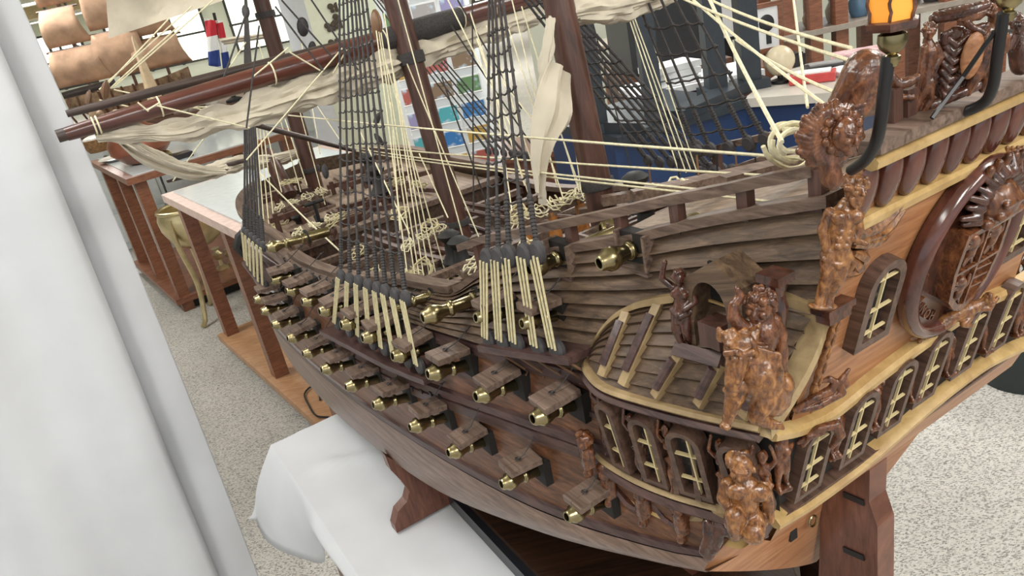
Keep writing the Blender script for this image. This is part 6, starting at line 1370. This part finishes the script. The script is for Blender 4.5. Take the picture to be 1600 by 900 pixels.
boxthing('card_terminal', 'black card terminal lying at the back of the counter', 'card terminal', cnt(1290, 112), (.16, .08, .03), DARK, -.3, None, ('case', 'keypad', plain('grey keys', (.3, .3, .3), .4)))
boxthing('telephone', 'low black telephone beside the slate post on the counter', 'telephone', cnt(1240, 104), (.08, .07, .05), DARK, .3, None, ('case', 'handset', DARK))
boxthing('paper_stack', 'stack of white papers at the right end of the counter', 'papers', cnt(1335, 112), (.20, .14, .02), WHITE, .2)
boxthing('paper_stack', 'pinkish printed leaflets in a pile at the far end of the counter', 'leaflets', cnt(1345, 90), (.22, .12, .03), plain('pink leaflet', (.62, .40, .42), .6, noise_amt=.4, scale=40), -.2)
# framed boards behind the counter
def board(name, label, cat, xa, xb, ya, yb, Y, mat, frame, emblem=None):
    a, b = wy(xa, yb, Y), wy(xb, ya, Y); t = Thing(name, label, cat, ((a.x + b.x) / 2, Y, 0.0)); cx_, cz_ = (a.x + b.x) / 2, (a.z + b.z) / 2; w, h = abs(b.x - a.x), abs(b.z - a.z)
    g = MB(); g.box((cx_, Y, cz_), (w, .02, h)); t.part('sheet', g, mat, smooth=False); R_ = lambda w, h: [(-w / 2, -h / 2), (w / 2, -h / 2), (w / 2, h / 2), (-w / 2, h / 2)]
    g = MB(); g.ring(R_(w + .04, h + .04), R_(w, h), Matrix(((1, 0, 0, cx_), (0, 0, 1, Y - .015), (0, 1, 0, cz_), (0, 0, 0, 1))), 0, .03); t.part('frame', g, frame, smooth=False)
    g = MB(); g.box((cx_, Y + .02, (cz_ - h / 2) / 2), (.05, .04, cz_ - h / 2 - .02)); t.part('easel_leg', g, frame, smooth=False)
    if emblem: g = MB(); g.ell((cx_ - w * .02, Y - .012, cz_ + h * .12), (w * .34, .004, w * .36), n=20); g.box((cx_ + w * .04, Y - .012, cz_ - h * .26), (w * .22, .004, h * .28)); t.part('emblem', g, DARK)
board('framed_poster', 'white framed poster with a black round emblem behind the counter', 'poster', 1182, 1213, 8, 78, 3.6, WHITE, CASEW, True)
board('white_screen', 'blank white screen between the two slate counter posts', 'screen', 1118, 1152, -10, 62, 4.9, WHITE, DARK)
# tiered wooden stand seen through the frame, on the floor behind
c = wy(968, 198, 5.0); c.z = 0; t = Thing('tiered_stand', 'tiered wooden stand with round shelves seen between the slate posts', 'stand', c)
zc_ = lambda py: wy(968, py, 5.0).z
g = MB(); g.lathe([(.06, 0.001), (.055, zc_(100))], Matrix.Translation(c), 8); t.part('post', g, CASEO, smooth=False)
for py, r in ((97, .18), (64, .20), (190, .22)): g = MB(); g.lathe([(0, -.012), (r, -.012), (r, .012), (0, .012)], Matrix.Translation((c.x, c.y, zc_(py))), 22); t.part('round_shelf', g, plain('pale shelf', (.42, .33, .22), .5))
g = MB(); g.ell((c.x - .24, c.y + .42, zc_(140)), (.12, .12, .16)); g.lathe([(.10, .001), (.08, zc_(165))], Matrix.Translation((c.x - .24, c.y + .42, 0))); tag(mesh_obj('patterned_vase', g, NAVY, base=(c.x - .24, c.y + .42, 0)), 'tall navy patterned vase beside the tiered wooden stand', 'vase')
# bright lit window wall behind the counter
n += 1
for i, (xa, xb) in enumerate(((880, 1010), (1040, 1340))):
    a, b = wy(xa, 60, 7.2), wy(xb, 60, 7.2); g = MB(); g.box(((a.x + b.x) / 2, 7.2, 1.75), (b.x - a.x, .03, 1.5)); w = struct('window_%d' % (8 + i), g, glow('bright window pane', (.95, .98, 1.0), 1.25)); 
    g = MB(); g.box(((a.x + b.x) / 2, 7.24, CEIL / 2), (b.x - a.x + .6, .06, CEIL)); struct('wall_middle_%d' % (i + 1), g, WALLM)
    for k in range(4): g = MB(); xx = lerp(a.x, b.x, k / 3); g.box((xx, 7.17, 1.75), (.05, .05, 1.54)); o = mesh_obj('mullion', g, TRIMW, w, smooth=False); o['kind'] = 'structure'
# open wooden shelving at the upper right
c0 = wy(1250, 40, 4.3); t = Thing('open_shelving', 'open wooden shelving with square posts behind the counter at upper right', 'shelving', (c0.x + .3, 4.4, 0))
XS = [wy(px, 40, 4.3).x for px in (1232, 1272, 1312, 1400, 1480, 1560)]
for xx in XS:
    for yy in (4.3, 4.65): g = MB(); g.box((xx, yy, 1.1), (.07, .06, 2.198)); t.part('post', g, CASEW, smooth=False)
for zz in (.5, .95, 1.32, 1.62, 1.95): g = MB(); g.box(((XS[0] + XS[-1]) / 2, 4.47, zz), (XS[-1] - XS[0] + .1, .44, .028)); t.part('shelf_board', g, plain('grey shelf board', (.30, .26, .22), .5), smooth=False)
JC = [(.30, .20, .12), (.66, .64, .58), (.12, .22, .34), (.45, .40, .20), (.55, .12, .10), (.10, .10, .11), (.35, .45, .32)]
JN = ['brown', 'cream', 'blue', 'olive', 'red', 'black', 'green']; n_ = 0
for zz, wn in ((.965, 'second lowest'), (1.335, 'middle'), (1.635, 'fourth')):
    for k in range(7):
        xx = lerp(XS[0] + .1, XS[-1] - .1, (k + .5) / 7); h = .10 + .03 * ((k * 5 + n_) % 4); r = .035 + .008 * ((k + n_) % 3); t = Thing('glazed_jar', '%s glazed jar, %s from the left on the %s board of the open shelving' % (JN[(k + n_) % 7], ('first', 'second', 'third', 'fourth', 'fifth', 'sixth', 'last')[k], wn), 'jar', (xx, 4.42, zz), 'jars on the open shelving')
        g = MB(); g.lathe([(r * .8, .001), (r, h * .2), (r * 1.1, h * .5), (r * .6, h * .85)], Matrix.Translation((xx, 4.42, zz)), 14); t.part('body', g, plain('glaze %d' % n_, JC[(k + n_) % 7], .3)); g = MB(); g.lathe([(r * .6, h * .85), (r * .7, h * .9), (r * .7, h), (0, h)], Matrix.Translation((xx, 4.42, zz)), 14); t.part('lid', g, WHITE if k % 2 else SBM)
    n_ += 2
# black bin on the carpet at the right
c = wz(1602, 600, .0); c = Vector((c.x + .02, c.y + .05, 0)); t = Thing('black_bin', 'round black plastic bin on the carpet at the right edge', 'bin', c)
g = MB(); g.lathe([(.125, .002), (.15, .24), (.145, .24), (.12, .02), (0, .02)], Matrix.Translation(c), 30); t.part('tub', g, plain('dark green black plastic', (.016, .024, .024), .35)); g = MB(); g.lathe([(.142, .17), (.148, .175), (.150, .19), (.146, .195)], Matrix.Translation(c), 30); t.part('rim_band', g, plain('grey band', (.16, .19, .19), .35))
# black cable trailing over the case floor
g = MB(); P = [wz(x, y, .108) for x, y in ((515, 652), (495, 650), (482, 632), (476, 615), (486, 604), (497, 610), (500, 625))]; g.tube(path([tuple(p) for p in P], 24), .004, 6); tag(mesh_obj('black_cable', g, DARK, base=P[0]), 'thin black cable lying on the orange case floor beside the hull', 'cable')
bpy.data.scenes.remove(SCRATCH)
